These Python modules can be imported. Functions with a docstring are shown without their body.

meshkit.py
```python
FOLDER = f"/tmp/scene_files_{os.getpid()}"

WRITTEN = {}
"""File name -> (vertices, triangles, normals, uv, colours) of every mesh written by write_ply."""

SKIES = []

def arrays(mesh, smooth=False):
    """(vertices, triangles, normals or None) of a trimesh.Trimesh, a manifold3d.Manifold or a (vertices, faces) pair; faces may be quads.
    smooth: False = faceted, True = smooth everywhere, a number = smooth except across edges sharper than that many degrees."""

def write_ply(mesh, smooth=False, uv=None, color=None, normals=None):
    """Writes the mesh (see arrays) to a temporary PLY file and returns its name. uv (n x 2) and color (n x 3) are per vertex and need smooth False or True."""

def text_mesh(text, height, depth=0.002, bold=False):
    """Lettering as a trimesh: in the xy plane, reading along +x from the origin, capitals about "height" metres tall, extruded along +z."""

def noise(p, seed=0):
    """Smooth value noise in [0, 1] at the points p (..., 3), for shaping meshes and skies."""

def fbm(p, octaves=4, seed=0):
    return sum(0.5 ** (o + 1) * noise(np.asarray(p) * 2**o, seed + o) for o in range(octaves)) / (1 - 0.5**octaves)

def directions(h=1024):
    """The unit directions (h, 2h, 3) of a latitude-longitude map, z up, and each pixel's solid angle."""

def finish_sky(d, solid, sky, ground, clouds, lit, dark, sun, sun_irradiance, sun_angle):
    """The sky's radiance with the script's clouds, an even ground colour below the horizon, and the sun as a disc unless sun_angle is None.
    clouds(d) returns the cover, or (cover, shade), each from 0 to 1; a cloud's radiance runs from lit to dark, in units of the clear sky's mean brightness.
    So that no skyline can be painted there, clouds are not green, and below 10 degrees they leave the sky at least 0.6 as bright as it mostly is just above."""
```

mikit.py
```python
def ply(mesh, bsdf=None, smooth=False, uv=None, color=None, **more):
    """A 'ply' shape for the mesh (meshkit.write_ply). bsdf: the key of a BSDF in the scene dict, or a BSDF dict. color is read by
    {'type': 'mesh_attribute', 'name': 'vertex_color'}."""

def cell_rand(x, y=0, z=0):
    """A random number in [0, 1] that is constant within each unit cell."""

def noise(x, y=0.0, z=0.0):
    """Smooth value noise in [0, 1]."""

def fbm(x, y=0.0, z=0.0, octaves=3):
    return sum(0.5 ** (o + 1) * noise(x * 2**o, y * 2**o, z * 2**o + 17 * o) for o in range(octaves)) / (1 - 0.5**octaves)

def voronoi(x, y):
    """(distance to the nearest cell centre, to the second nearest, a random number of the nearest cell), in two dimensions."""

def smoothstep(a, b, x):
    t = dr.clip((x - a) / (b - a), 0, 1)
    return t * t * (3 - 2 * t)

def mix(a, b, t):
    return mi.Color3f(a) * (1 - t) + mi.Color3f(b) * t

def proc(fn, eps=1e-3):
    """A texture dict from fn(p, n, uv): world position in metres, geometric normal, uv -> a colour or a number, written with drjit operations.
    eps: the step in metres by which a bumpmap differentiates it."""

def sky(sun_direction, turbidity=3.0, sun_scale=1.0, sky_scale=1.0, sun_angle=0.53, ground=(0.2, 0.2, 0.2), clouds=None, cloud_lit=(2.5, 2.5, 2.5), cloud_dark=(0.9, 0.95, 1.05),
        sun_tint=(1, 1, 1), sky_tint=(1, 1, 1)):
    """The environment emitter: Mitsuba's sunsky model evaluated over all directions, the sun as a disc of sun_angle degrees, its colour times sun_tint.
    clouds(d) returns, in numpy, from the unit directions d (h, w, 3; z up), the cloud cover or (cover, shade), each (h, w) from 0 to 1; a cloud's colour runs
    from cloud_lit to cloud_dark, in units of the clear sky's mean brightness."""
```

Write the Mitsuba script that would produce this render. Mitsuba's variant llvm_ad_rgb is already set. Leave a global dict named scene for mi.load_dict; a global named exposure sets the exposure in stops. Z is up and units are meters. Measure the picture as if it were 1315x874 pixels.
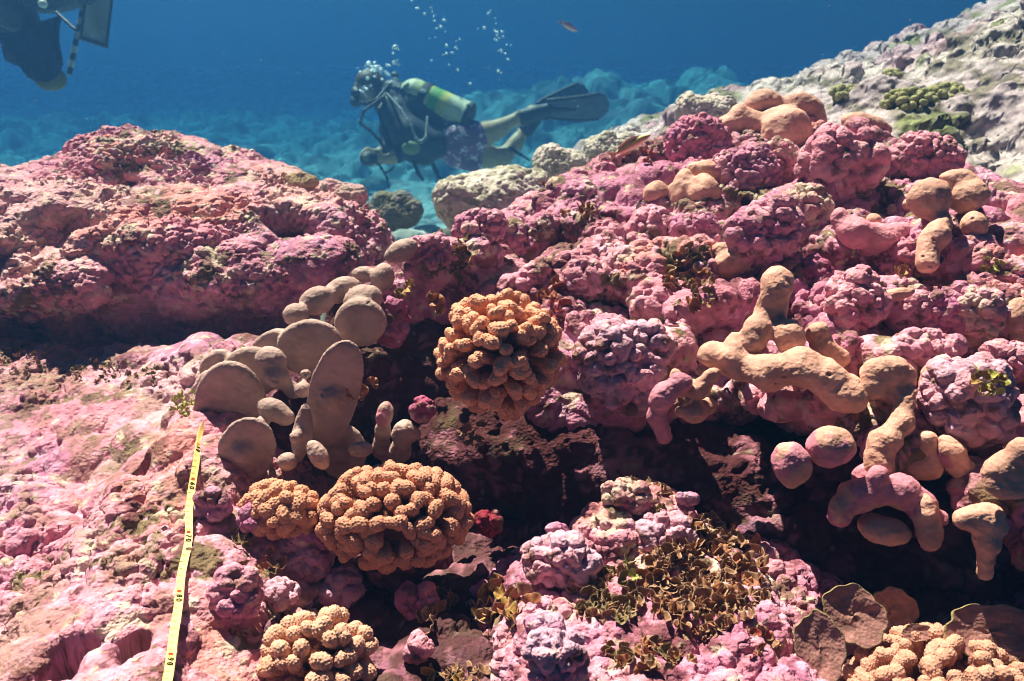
import math, random
import numpy as np, trimesh, mitsuba as mi, mikit, meshkit
from scipy.spatial import cKDTree
import drjit as dr
T = mi.ScalarTransform4f
rng = np.random.default_rng(7)
random.seed(7)
scene, labels = {}, {}

# ------------------------------------------------------------------ camera, sky, water
F_PX, PITCH = 1032.0, math.radians(20.0)
CP, SP = math.cos(PITCH), math.sin(PITCH)
FOV = 2 * math.degrees(math.atan(657.5 / F_PX))
scene['camera'] = {'type': 'thinlens', 'aperture_radius': 0.0017, 'focus_distance': 1.0, 'fov': FOV, 'fov_axis': 'x', 'near_clip': 0.02, 'far_clip': 400.0,
                   'to_world': T().look_at(origin=[0, 0, 0], target=[0, CP, -SP], up=[0, 0, 1]),
                   'medium': {'type': 'ref', 'id': 'sea_medium'}}
SUN = np.array([-0.27, 0.41, 0.87]); SUN /= np.linalg.norm(SUN)
scene['daylight'] = mikit.sky(SUN.tolist(), turbidity=3, sun_scale=1.0, sky_scale=0.04, sky_tint=(0.75, 0.9, 1.05), sun_tint=(1.22, 0.97, 0.94), ground=(0.02, 0.06, 0.10))
exposure = 3.68
# sea water: a little red is lost with distance, the rest scatters blue
SIGMA = (0.21, 0.110, 0.096)
ALBEDO = (0.017, 0.118, 0.32)
scene['sea_medium'] = {'type': 'homogeneous', 'sigma_t': {'type': 'rgb', 'value': list(SIGMA)}, 'albedo': {'type': 'rgb', 'value': list(ALBEDO)}, 'phase': {'type': 'hg', 'g': 0.6}}
WATER_TOP = 1.3
scene['haze'] = {'type': 'cube', 'to_world': T().translate([0, 40, (WATER_TOP - 4.5) / 2]).scale([75, 85, (WATER_TOP + 4.5) / 2]),
                 'bsdf': {'type': 'null'}, 'interior': {'type': 'ref', 'id': 'sea_medium'}}
labels['haze'] = {'label': 'clear blue sea water filling the whole view', 'kind': 'stuff'}

# ------------------------------------------------------------------ helpers
def P(u, v, d):
    """world point on the photograph's pixel (1315 x 874) at depth d along the optical axis"""
    a, b = (u - 657.5) / F_PX, (437.0 - v) / F_PX
    return np.array([d * a, d * (CP + b * SP), d * (-SP + b * CP)])
def PX(px, d): return px / F_PX * d                                    # pixels -> metres at depth d
RIGHT, UP, FWD = np.array([1.0, 0, 0]), np.array([0, SP, CP]), np.array([0, CP, -SP])
def unit(a): a = np.asarray(a, float); return a / (np.linalg.norm(a) + 1e-12)
def frame(z, twist=0.0):
    """rotation whose third column is z"""
    z = unit(z); x = np.cross([0.0, 0.0, 1.0] if abs(z[2]) < 0.95 else [0.0, 1.0, 0.0], z); x = unit(x); y = np.cross(z, x)
    c, s = math.cos(twist), math.sin(twist)
    return np.stack([c * x + s * y, -s * x + c * y, z], 1)
def mat(R=np.eye(3), t=(0, 0, 0), s=1.0):
    m = np.eye(4); m[:3, :3] = np.asarray(R) * (np.asarray(s)[None, :] if np.ndim(s) else s); m[:3, 3] = t; return m
def fbm(p, scale, octaves=4, seed=0): return meshkit.fbm(np.asarray(p) / scale, octaves, seed) - 0.5
def sstep(a, b, x): t = np.clip((x - a) / (b - a), 0, 1); return t * t * (3 - 2 * t)
def lerp(a, b, t):
    a, b = np.asarray(a, float), np.asarray(b, float); a = a if a.ndim > 1 else a[None, :]; b = b if b.ndim > 1 else b[None, :]
    return a * (1 - t[:, None]) + b * t[:, None]

def normals(v, f):
    n = np.zeros_like(v); c = np.cross(v[f[:, 1]] - v[f[:, 0]], v[f[:, 2]] - v[f[:, 0]])
    for k in range(3):
        for j in range(3): n[:, j] += np.bincount(f[:, k], c[:, j], len(v))
    return n / (np.linalg.norm(n, axis=1, keepdims=True) + 1e-12)
def relax(v, f, n=2, lam=0.5):
    e = np.vstack([f[:, [0, 1]], f[:, [1, 2]], f[:, [2, 0]]]); deg = np.bincount(e[:, 0], minlength=len(v)).astype(float)
    for _ in range(n):
        m = np.stack([np.bincount(e[:, 0], v[e[:, 1], j], len(v)) for j in range(3)], 1) / np.maximum(deg, 1)[:, None]
        v = v * (1 - lam) + np.where(deg[:, None] > 0, m, v) * lam
    return v
def split(v, f):
    """every triangle into four"""
    e = np.sort(np.vstack([f[:, [0, 1]], f[:, [1, 2]], f[:, [2, 0]]]), 1)
    key = e[:, 0].astype(np.int64) * len(v) + e[:, 1]
    uq, first, inv = np.unique(key, return_index=True, return_inverse=True)
    mid = (v[e[first, 0]] + v[e[first, 1]]) / 2; inv = inv.reshape(3, -1) + len(v)
    a, b, c = inv
    nf = np.vstack([np.stack([f[:, 0], a, c], 1), np.stack([f[:, 1], b, a], 1), np.stack([f[:, 2], c, b], 1), np.stack([a, b, c], 1)])
    return np.vstack([v, mid]), nf

# signed-distance solids -> one closed mesh (surface nets)
def ell(c, r, R=np.eye(3)):
    r = np.broadcast_to(np.asarray(r, float), 3); return ('e', np.asarray(c, float), r, np.asarray(R))
def disc(c, a, b, t, R): return ('d', np.asarray(c, float), np.array([a, b, t], float), np.asarray(R))
def cap(a, b, ra, rb=None): return ('c', np.asarray(a, float), np.asarray(b, float), float(ra), float(ra if rb is None else rb))
def _box(p):
    if p[0] in 'ed':
        e = np.sqrt(((p[3] * p[2][None, :]) ** 2).sum(1)); return p[1] - e, p[1] + e
    r = max(p[3], p[4]); return np.minimum(p[1], p[2]) - r, np.maximum(p[1], p[2]) + r
def _dist(p, X, Y, Z):
    if p[0] == 'e':
        q = [X - p[1][0], Y - p[1][1], Z - p[1][2]]
        l = [(q[0] * p[3][0, k] + q[1] * p[3][1, k] + q[2] * p[3][2, k]) / p[2][k] for k in range(3)]
        k0 = np.sqrt(l[0] ** 2 + l[1] ** 2 + l[2] ** 2) + 1e-9
        k1 = np.sqrt((l[0] / p[2][0]) ** 2 + (l[1] / p[2][1]) ** 2 + (l[2] / p[2][2]) ** 2) + 1e-9
        return k0 * (k0 - 1) / k1
    if p[0] == 'd':
        q = [X - p[1][0], Y - p[1][1], Z - p[1][2]]; l = [q[0] * p[3][0, k] + q[1] * p[3][1, k] + q[2] * p[3][2, k] for k in range(3)]
        a, b, t = p[2]; a, b = a - t, b - t
        k0 = np.sqrt((l[0] / a) ** 2 + (l[1] / b) ** 2) + 1e-9; k1 = np.sqrt((l[0] / a ** 2) ** 2 + (l[1] / b ** 2) ** 2) + 1e-9
        return np.sqrt(np.maximum(k0 * (k0 - 1) / k1, 0) ** 2 + l[2] ** 2) - t
    a, b = p[1], p[2]; d = b - a; dd = float(d @ d) + 1e-12
    t = np.clip(((X - a[0]) * d[0] + (Y - a[1]) * d[1] + (Z - a[2]) * d[2]) / dd, 0, 1)
    return np.sqrt((X - a[0] - t * d[0]) ** 2 + (Y - a[1] - t * d[1]) ** 2 + (Z - a[2] - t * d[2]) ** 2) - (p[3] + (p[4] - p[3]) * t)
def nets(G, o, h):
    s = G < 0
    nx, ny, nz = G.shape
    cnt = np.zeros((nx - 1, ny - 1, nz - 1), np.int8)
    corners = [(i, j, k) for i in (0, 1) for j in (0, 1) for k in (0, 1)]
    for i, j, k in corners: cnt += s[i:nx - 1 + i, j:ny - 1 + j, k:nz - 1 + k]
    act = np.argwhere((cnt > 0) & (cnt < 8))
    idx = np.full(cnt.shape, -1, np.int64); idx[tuple(act.T)] = np.arange(len(act))
    val = [G[act[:, 0] + i, act[:, 1] + j, act[:, 2] + k] for i, j, k in corners]
    acc, n = np.zeros((len(act), 3)), np.zeros(len(act))
    for a in range(8):
        for b in range(a + 1, 8):
            ca, cb = np.array(corners[a]), np.array(corners[b])
            if np.abs(ca - cb).sum() != 1: continue
            m = (val[a] < 0) != (val[b] < 0)
            t = np.where(m, val[a] / np.where(m, val[a] - val[b], 1), 0)
            acc += np.where(m[:, None], ca + t[:, None] * (cb - ca), 0); n += m
    V = o + h * (act + acc / n[:, None])
    faces = []
    for ax in range(3):
        sl0 = [slice(None)] * 3; sl1 = [slice(None)] * 3; sl0[ax] = slice(0, -1); sl1[ax] = slice(1, None)
        a, b = s[tuple(sl0)], s[tuple(sl1)]
        e = np.argwhere(a != b)
        u, w = [(1, 2), (2, 0), (0, 1)][ax]
        ok = (e[:, u] > 0) & (e[:, w] > 0) & (e[:, u] < G.shape[u] - 1) & (e[:, w] < G.shape[w] - 1)
        e = e[ok]
        def cell(du, dw):
            c = e.copy(); c[:, u] -= du; c[:, w] -= dw; return idx[tuple(c.T)]
        q = np.stack([cell(1, 1), cell(0, 1), cell(0, 0), cell(1, 0)], 1)
        inside = s[tuple(e.T)]
        q = np.where(inside[:, None], q, q[:, ::-1])
        faces.append(q)
    q = np.vstack(faces)
    return V, np.vstack([q[:, [0, 1, 2]], q[:, [0, 2, 3]]])
def solid(prims, h, k=0.02, carve=(), kc=0.02, cut=None):
    lo = np.min([_box(p)[0] for p in prims], 0) - 3 * h; hi = np.max([_box(p)[1] for p in prims], 0) + 3 * h
    if cut is not None: lo, hi = np.maximum(lo, cut[0]), np.minimum(hi, cut[1])
    n = np.ceil((hi - lo) / h).astype(int) + 1
    ax = [(lo[i] + h * np.arange(n[i])).astype(np.float32) for i in range(3)]
    G = np.full(n, 1.0, np.float32)
    def sub(p, pad):
        a, b = _box(p); i0 = np.clip(np.floor((a - pad - lo) / h).astype(int), 0, n); i1 = np.clip(np.ceil((b + pad - lo) / h).astype(int) + 1, 0, n)
        s = tuple(slice(x, y) for x, y in zip(i0, i1))
        return s, [ax[0][s[0]][:, None, None], ax[1][s[1]][None, :, None], ax[2][s[2]][None, None, :]]
    for p in prims:
        s, xs = sub(p, k + 3 * h)
        if any(x.size == 0 for x in xs): continue
        d = _dist(p, *xs).astype(np.float32); g = G[s]
        hh = np.maximum(k - np.abs(g - d), 0) / k
        G[s] = np.minimum(g, d) - hh * hh * k * 0.25
    for p in carve:
        s, xs = sub(p, kc + 3 * h)
        if any(x.size == 0 for x in xs): continue
        d = -_dist(p, *xs).astype(np.float32); g = G[s]
        hh = np.maximum(kc - np.abs(g - d), 0) / kc
        G[s] = np.maximum(g, d) + hh * hh * kc * 0.25
    V, Fc = nets(G, lo, h)
    return V, Fc

def seeds_on(v, spacing, jitter=True, keep=1.0):
    idx = rng.permutation(len(v)); key = np.floor((v[idx] + 50) / spacing).astype(np.int64)
    key = (key[:, 0] * 73856093) ^ (key[:, 1] * 19349663) ^ (key[:, 2] * 83492791)
    _, first = np.unique(key, return_index=True); s = idx[first]
    return s if keep >= 1 else s[rng.random(len(s)) < keep]
def knob_height(v, sp, r, flat=0.9, k=5):
    """bubbles: (height, id of the seed) at every vertex from seeds sp of radius r"""
    d, i = cKDTree(sp).query(v, k=min(k, len(sp)))
    if d.ndim == 1: d, i = d[:, None], i[:, None]
    hh = r[i] * flat * np.sqrt(np.maximum(1 - (d / r[i]) ** 2, 0))
    j = hh.argmax(1)
    return hh[np.arange(len(v)), j], i[np.arange(len(v)), j]
def keep_faces(v, f, mask):
    f = f[mask]; used = np.unique(f); m = np.full(len(v), -1); m[used] = np.arange(len(used)); return v[used], m[f], used

def put(key, v, f, bsdf, color=None, smooth=True, parent=None, to_world=None, **tag):
    base = (parent + '__' if parent else '') + key; name, q = base, 0
    while name in scene: q += 1; name = f'{base}_{q:03d}'
    d = mikit.ply((v, f), bsdf, smooth=smooth, color=color) if v is not None else dict(f)
    if to_world is not None: d = {**d, 'to_world': T(np.asarray(to_world).tolist())}
    scene[name] = d
    if tag: labels[name] = {k: x for k, x in tag.items() if x}
    return name
HOLD = set()
def thing(key, label, category, group=None):
    """a name for a thing that consists of parts only"""
    name, q = key, 0
    while name in HOLD or name in scene: q += 1; name = f'{key}_{q:03d}'
    HOLD.add(name); labels[name] = {'label': label, 'category': category, **({'group': group} if group else {})}
    return name
def again(shape, parent, key, m):
    return put(key, None, shape, None, parent=parent, to_world=m)

# ------------------------------------------------------------------ materials
def vcol(rough=0.85, spec=0.25, bump=None, bs=0.001, eps=0.0008, **kw):
    b = {'type': 'principled', 'base_color': {'type': 'mesh_attribute', 'name': 'vertex_color'}, 'roughness': rough, 'specular': spec, **kw}
    if bump is not None: b = {'type': 'bumpmap', 'arbitrary': mikit.proc(bump, eps=eps), 'scale': bs, 'bsdf': b}
    return {'type': 'twosided', 'bsdf': b}
def grain(p, n, uv): return mikit.fbm(p.x * 320, p.y * 320, p.z * 320, octaves=3)
def polyps(p, n, uv): return mikit.fbm(p.x * 420, p.y * 420, p.z * 420, octaves=2)
def coarse(p, n, uv): return mikit.fbm(p.x * 40, p.y * 40, p.z * 40, octaves=4)
scene['crust'] = vcol(0.8, 0.3, grain, 0.0035, 0.0006)
scene['turf'] = vcol(0.95, 0.15, grain, 0.005, 0.0006)  # for the hollow's wall, whose vertex colours also carry its shade
scene['far_rock'] = vcol(0.95, 0.1, coarse, 0.03, 0.006)
scene['sand_rock'] = vcol(0.95, 0.1)
scene['smooth_coral'] = vcol(0.7, 0.3, polyps, 0.0010, 0.0006)
scene['branch_coral'] = vcol(0.75, 0.3)
scene['plain'] = vcol(0.6, 0.4)
scene['blade'] = {'type': 'twosided', 'bsdf': {'type': 'principled', 'base_color': {'type': 'mesh_attribute', 'name': 'vertex_color'}, 'roughness': 0.6, 'specular': 0.3}}

# colours measured as bare surface colours (linear)
PINK, ROSE, MAGENTA, LILAC, SALMON, MAROON = [np.array(c) for c in ((.56, .265, .33), (.49, .18, .245), (.34, .115, .22), (.43, .26, .36), (.52, .21, .19), (.10, .022, .03))]
BROWN, OLIVE, BONE, RUST = [np.array(c) for c in ((.12, .065, .04), (.13, .095, .045), (.46, .37, .29), (.34, .09, .04))]

VIEWS = [np.array(q) for q in ((0, 0, 0), (-.7, 0, 0), (.7, 0, 0), (0, 0, .5), (0, .3, .3))]
def cull(v, f, zmin=-.66):
    """drop what lies under the floor, far outside the view or turned away from every place a viewer could stand"""
    c = v[f].mean(1); n = np.cross(v[f[:, 1]] - v[f[:, 0]], v[f[:, 2]] - v[f[:, 0]]); n /= np.linalg.norm(n, axis=1, keepdims=True) + 1e-15
    ok = np.zeros(len(f), bool)
    for q in VIEWS:
        w = q - c; ok |= (n * w).sum(1) > -.55 * np.linalg.norm(w, axis=1)
    d = c @ FWD; a = np.abs(c[:, 0]) / np.maximum(d, .05); b = (c @ UP) / np.maximum(d, .05)
    ok &= (a < .85) & (b > -.60) & (d > .2) & (c[:, 2] > zmin)
    v, f, _ = keep_faces(v, f, ok); return v, f

def crust_rock(v, f, lump=(0.05, 0.5), knob=(0.016, 1.2), fine=0.004, level=1, seed=0, kmask=0.45, palette='main', relief=0.03, lumpkeep=0.8, zmin=-.66):
    """break a smooth solid into lumps, knobs and grain, and give it its crusts"""
    n = normals(v, f)
    v = v + n * ((fbm(v, 0.16, 4, seed) - .02)[:, None] * relief * 2)
    n = normals(v, f); v, f = cull(v, f, zmin); n = normals(v, f)
    if level > 1: v, f = split(v, f); v = relax(v, f, 1, .5); n = normals(v, f)
    s = seeds_on(v, lump[0] * 1.15, keep=lumpkeep); r = lump[0] * rng.uniform(.5, 1.0, len(s))
    wv = np.stack([fbm(v, .05, 3, seed + 5 + j) for j in range(3)], 1)
    hl, il = knob_height(v + wv * lump[0] * .7, v[s], r, lump[1])
    v = v + n * (hl - .35 * lump[0] * lump[1])[:, None]
    if level > 0: v, f = split(v, f)
    v = relax(v, f, 1, .4); n = normals(v, f)
    m = sstep(-0.05, 0.06, fbm(v, 0.13, 4, seed + 11) + (kmask - .5) * .4)
    s = seeds_on(v, knob[0]); r = knob[0] * rng.uniform(.42, .78, len(s))
    hk, ik = knob_height(v + np.stack([fbm(v, .012, 2, seed + 20 + j) for j in range(3)], 1) * .007, v[s], r, knob[1], 6)
    v = v + n * (hk * (0.15 + 0.85 * m))[:, None]
    n = normals(v, f)
    rough = 0.3 + 0.7 * sstep(-.05, .1, fbm(v, .07, 3, seed + 31))
    gr = fbm(v, 0.02, 5, seed + 3)
    v = v + n * ((np.abs(gr) * fine * 3.2 + fbm(v, .006, 2, seed + 4) * fine * 1.1) * rough)[:, None]
    # colours
    tint = rng.random(len(s))[ik]
    a = fbm(v, .22, 4, seed + 40); b = fbm(v, .10, 4, seed + 41); c = fbm(v, .03, 4, seed + 42); d = fbm(v, .010, 3, seed + 43)
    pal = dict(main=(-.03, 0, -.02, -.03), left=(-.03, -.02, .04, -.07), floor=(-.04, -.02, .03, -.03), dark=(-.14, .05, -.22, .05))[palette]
    col = lerp(ROSE, PINK, np.clip(.5 + 2.2 * b, 0, 1))
    col = lerp(col, MAGENTA, .75 * sstep(.0, .14, a + .4 * c))
    col = lerp(col, SALMON, .9 * sstep(.07 + pal[1], .17 + pal[1], -a + .5 * b))
    col = lerp(col, LILAC, .8 * sstep(.4, 1., tint) * sstep(-.1, .15, c + b))
    t1 = .13 + pal[0]
    brown = sstep(t1, t1 + .045, fbm(v, .06, 5, seed + 44) + .55 * c + .5 * d)
    col = lerp(col, BROWN, .9 * brown); col = lerp(col, OLIVE, .8 * brown * sstep(.0, .12, c + b))
    mar = sstep(.09 + pal[2], .2 + pal[2], fbm(v, .045, 4, seed + 45) + .6 * d)
    col = lerp(col, MAROON, .85 * mar)
    bone = sstep(.17 + pal[3], .24 + pal[3], fbm(v, .02, 4, seed + 46) + .5 * d + .35 * b)
    col = lerp(col, BONE, .8 * bone)
    col = col * (1 + .7 * d + .6 * c)[:, None] * (.84 + .32 * tint)[:, None]
    if palette == 'floor':
        col = lerp(col, np.array([.55, .335, .355]), .7 * sstep(-.05, .12, fbm(v, .16, 4, seed + 60)))
        col = lerp(col, BROWN * 1.5, .6 * sstep(.03, .10, fbm(v, .05, 5, seed + 61) + .16 * sstep(-.45, -.9, v[:, 0]) - .05))
    if palette == 'dark': col = col * .5  # darkens floor and wall of the hollow: shade put into their colour
    return v, f, np.clip(col, .008, .9)
# ------------------------------------------------------------------ the setting: sea floor, slope and far ridge
def sheet(ys, width, nx, hfun, z0=0.0, xc=lambda y: 0.0):
    s = np.linspace(-1, 1, nx); Y = np.repeat(ys[:, None], nx, 1); X = s[None, :] * width(ys)[:, None] + xc(ys)[:, None] if callable(xc) else 0
    p = np.stack([X, Y, np.zeros_like(X)], -1).reshape(-1, 3)
    p[:, 2] = hfun(p)
    ny = len(ys); i, j = np.meshgrid(np.arange(ny - 1), np.arange(nx - 1), indexing='ij'); a = (i * nx + j).ravel()
    f = np.vstack([np.stack([a, a + 1, a + nx + 1], 1), np.stack([a, a + nx + 1, a + nx], 1)])
    return p, f

def bumps2(p, scale, seed, sharp=1.0):
    q = p.copy(); q[:, 2] = seed * 3.7
    return fbm(q, scale, 5, seed)

def seabed_z(p):
    x, y = p[:, 0], p[:, 1]
    base = np.interp(y, [1.2, 1.9, 2.6, 4, 6, 9, 14, 22, 40, 130], [-.66, -.66, -.70, -1.0, -1.42, -1.85, -2.15, -2.35, -2.5, -2.8])
    amp = np.interp(y, [1.2, 4, 10, 40], [.10, .22, .42, .8])
    z = base + amp * bumps2(p, .55, 3) + amp * 1.3 * np.interp(y, [2, 8], [.2, 1]) * bumps2(p, 2.3, 4)
    z = z + .30 * amp * np.abs(bumps2(p, .16, 5)) + .25 * amp * np.abs(bumps2(p, .5, 6))
    # a long low ridge far behind the diver, to the right, and a lower one on the left
    z = z + (1.45 + 1.2 * bumps2(p, 1.6, 14)) * np.exp(-((y - 19 - .1 * (x - 2)) / 3.5) ** 2) * sstep(-6, 2.5, x) * (1 - sstep(5.0, 6.3, x))
    z = z + .35 * np.exp(-((y - 22) / 4.0) ** 2) * (1 - sstep(-8, -1, x))
    return z
ys = np.concatenate([np.arange(1.5, 4, .026), np.arange(4, 9, .045), np.geomspace(9, 24, 130), np.geomspace(24.3, 120, 50)])
v, f = sheet(ys, lambda y: .80 * y + .6, 310, seabed_z, xc=lambda y: 0 * y)
n = normals(v, f); dd_ = v[:, 1]; s = seeds_on(v[(dd_ < 26)], .28, keep=.8); sp = v[dd_ < 26][s]; sp = sp[fbm(sp, 1.6, 3, 91) + .12 * (rng.random(len(sp)) - .5) > -.01]; r = .05 + .22 * rng.random(len(sp)) ** 2.5 * np.interp(sp[:, 1], [2, 5, 20], [.5, .8, 1.5])
hk, ik = knob_height(v + np.stack([fbm(v, .12, 3, 80 + q) for q in range(3)], 1) * .16, sp, r, .9); v[:, 2] += hk; rub = rng.random(len(sp))[ik] * (hk > .01)
d = fbm(v, .6, 4, 8); e = fbm(v, .12, 3, 9)
col = lerp(np.array([.42, .43, .39]), np.array([.10, .13, .11]), sstep(-.06, .08, d + 1.0 * e + .5 * fbm(v, .04, 3, 12)))
col = lerp(col, np.array([.34, .22, .22]), .6 * sstep(.05, .2, fbm(v, .9, 3, 10)))
col = lerp(col, np.array([.09, .10, .08]), .85 * sstep(.35, .45, rub) * (rub < .62)); col = lerp(col, np.array([.46, .47, .42]), .8 * (rub > .62))
put('seabed', v, f, 'sand_rock', np.clip(col * (1 + e)[:, None], .02, .9), kind='structure', label='pale rubble sea floor fading into blue water')

def floor_z(p):
    x, y = p[:, 0], p[:, 1]
    z = -.535 + .08 * bumps2(p, .33, 21) + .05 * bumps2(p, .11, 22)
    z = z + .075 * np.exp(-(((x + .38) / .13) ** 2 + ((y - .98) / .26) ** 2)) + .06 * np.exp(-(((x + .50) / .12) ** 2 + ((y - 1.27) / .09) ** 2)) + .05 * np.exp(-(((x + .95) / .16) ** 2 + ((y - 1.33) / .09) ** 2)) - .03 * np.exp(-(((x + .68) / .12) ** 2 + ((y - 1.02) / .15) ** 2))           # the pink swell left of the tape
    z = z + .045 * np.exp(-(((x + .62) / .12) ** 2 + ((y - 1.12) / .10) ** 2))
    z = z - .03 * np.exp(-(((x + .55) / .07) ** 2 + ((y - .85) / .25) ** 2))
    z = z - .12 * sstep(1.42, 1.8, y)
    z = z - .10 * np.exp(-(((x + .02) / .15) ** 2 + ((y - 1.0) / .16) ** 2)) * sstep(-.25, -.1, x)
    z = z - .085 * sstep(-.36, -.17, x + .05 * (y - .9) + .06 * bumps2(p, .1, 29))
    for (hu, hv, r, dp) in HOLES:
        c = HOLE_AT[(hu, hv)]
        z = z - dp * (1 - sstep(r * .55, r * 1.15, np.hypot((x - c[0]) / 1.0, (y - c[1]) / 1.25) + .012 * (meshkit.noise(p / .012, 5) - .5)))
    return z
HOLES = [(172, 835, .018, .10), (85, 836, .022, .09), (345, 752, .018, .05), (190, 628, .012, .03)]
HOLE_AT = {}
for hu, hv, _, _ in HOLES:
    q = P(hu, hv, 1.0); HOLE_AT[(hu, hv)] = q * (-.525 / q[2])
ys = np.geomspace(.44, 1.95, 470)
v, f = sheet(ys, lambda y: .40 * y + .10, 470, floor_z, xc=lambda y: -.30 * y - .06)
v, f, col = crust_rock(v, f, (.045, .38), (.0125, 1.1), .0045, 0, 100, .42, 'floor', .012, .6, zmin=-1)
put('reef_floor', v, f, 'crust', col, kind='structure', label='pink crusted reef floor in the left foreground')
# the floor under and before the right-hand rock; overhang shade put into its colour
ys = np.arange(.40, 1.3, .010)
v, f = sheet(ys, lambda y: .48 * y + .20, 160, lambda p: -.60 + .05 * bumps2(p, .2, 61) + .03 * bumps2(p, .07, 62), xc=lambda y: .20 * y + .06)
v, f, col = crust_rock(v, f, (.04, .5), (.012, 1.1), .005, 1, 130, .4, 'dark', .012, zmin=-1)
put('reef_floor', v, f, 'crust', col, kind='structure', label='dark rubble floor under the overhang, some of its shade put into the colour')

def slope_z(p):
    x, y = p[:, 0], p[:, 1]
    s = x - .13 * (y - 2.6)
    z = np.interp(s, [-.9, -.45, -.1, .35, .8, 1.3, 1.8, 2.6, 4.0], [-.85, -.62, -.45, -.24, -.085, .06, .25, .62, 1.0])
    z = z - .14 * np.clip(2.6 - y, 0, 2) - .45 * np.clip(2.0 - y, 0, 1) - .30 * sstep(3.4, 5.2, y) + .25 * bumps2(p, .8, 41) + .16 * bumps2(p, .28, 42) + .05 * bumps2(p, .08, 43)
    return z
ys = np.geomspace(1.35, 5.6, 430)
v, f = sheet(ys, lambda y: .58 * y + .1, 430, slope_z, xc=lambda y: .54 * y + .45)
n = normals(v, f); v = v + n * (.16 * np.abs(fbm(v, .45, 5, 45)) + .12 * np.abs(fbm(v, .16, 4, 46)) - .03)[:, None]; v[:, 2] -= .075 + .03 * sstep(2.0, 4.0, v[:, 1]); n = normals(v, f)
s = seeds_on(v, .07, keep=.45); r = rng.uniform(.015, .05, len(s)); hk, ik = knob_height(v + np.stack([fbm(v, .03, 3, 2 + q) for q in range(3)], 1) * .05, v[s], r, .9)
v = v + n * (hk * sstep(-.05, .08, fbm(v, .3, 3, 47)))[:, None]
v, f = cull(v, f, -2)
a, b, c = fbm(v, .5, 4, 50), fbm(v, .15, 4, 51), fbm(v, .04, 3, 52)
col = lerp(np.array([.52, .44, .46]), np.array([.62, .55, .52]), sstep(-.1, .15, a))
col = lerp(col, np.array([.19, .17, .12]), .9 * sstep(.04, .16, b + .5 * c))
col = lerp(col, np.array([.50, .30, .36]), .7 * sstep(.05, .2, fbm(v, .25, 3, 53)))
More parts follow.
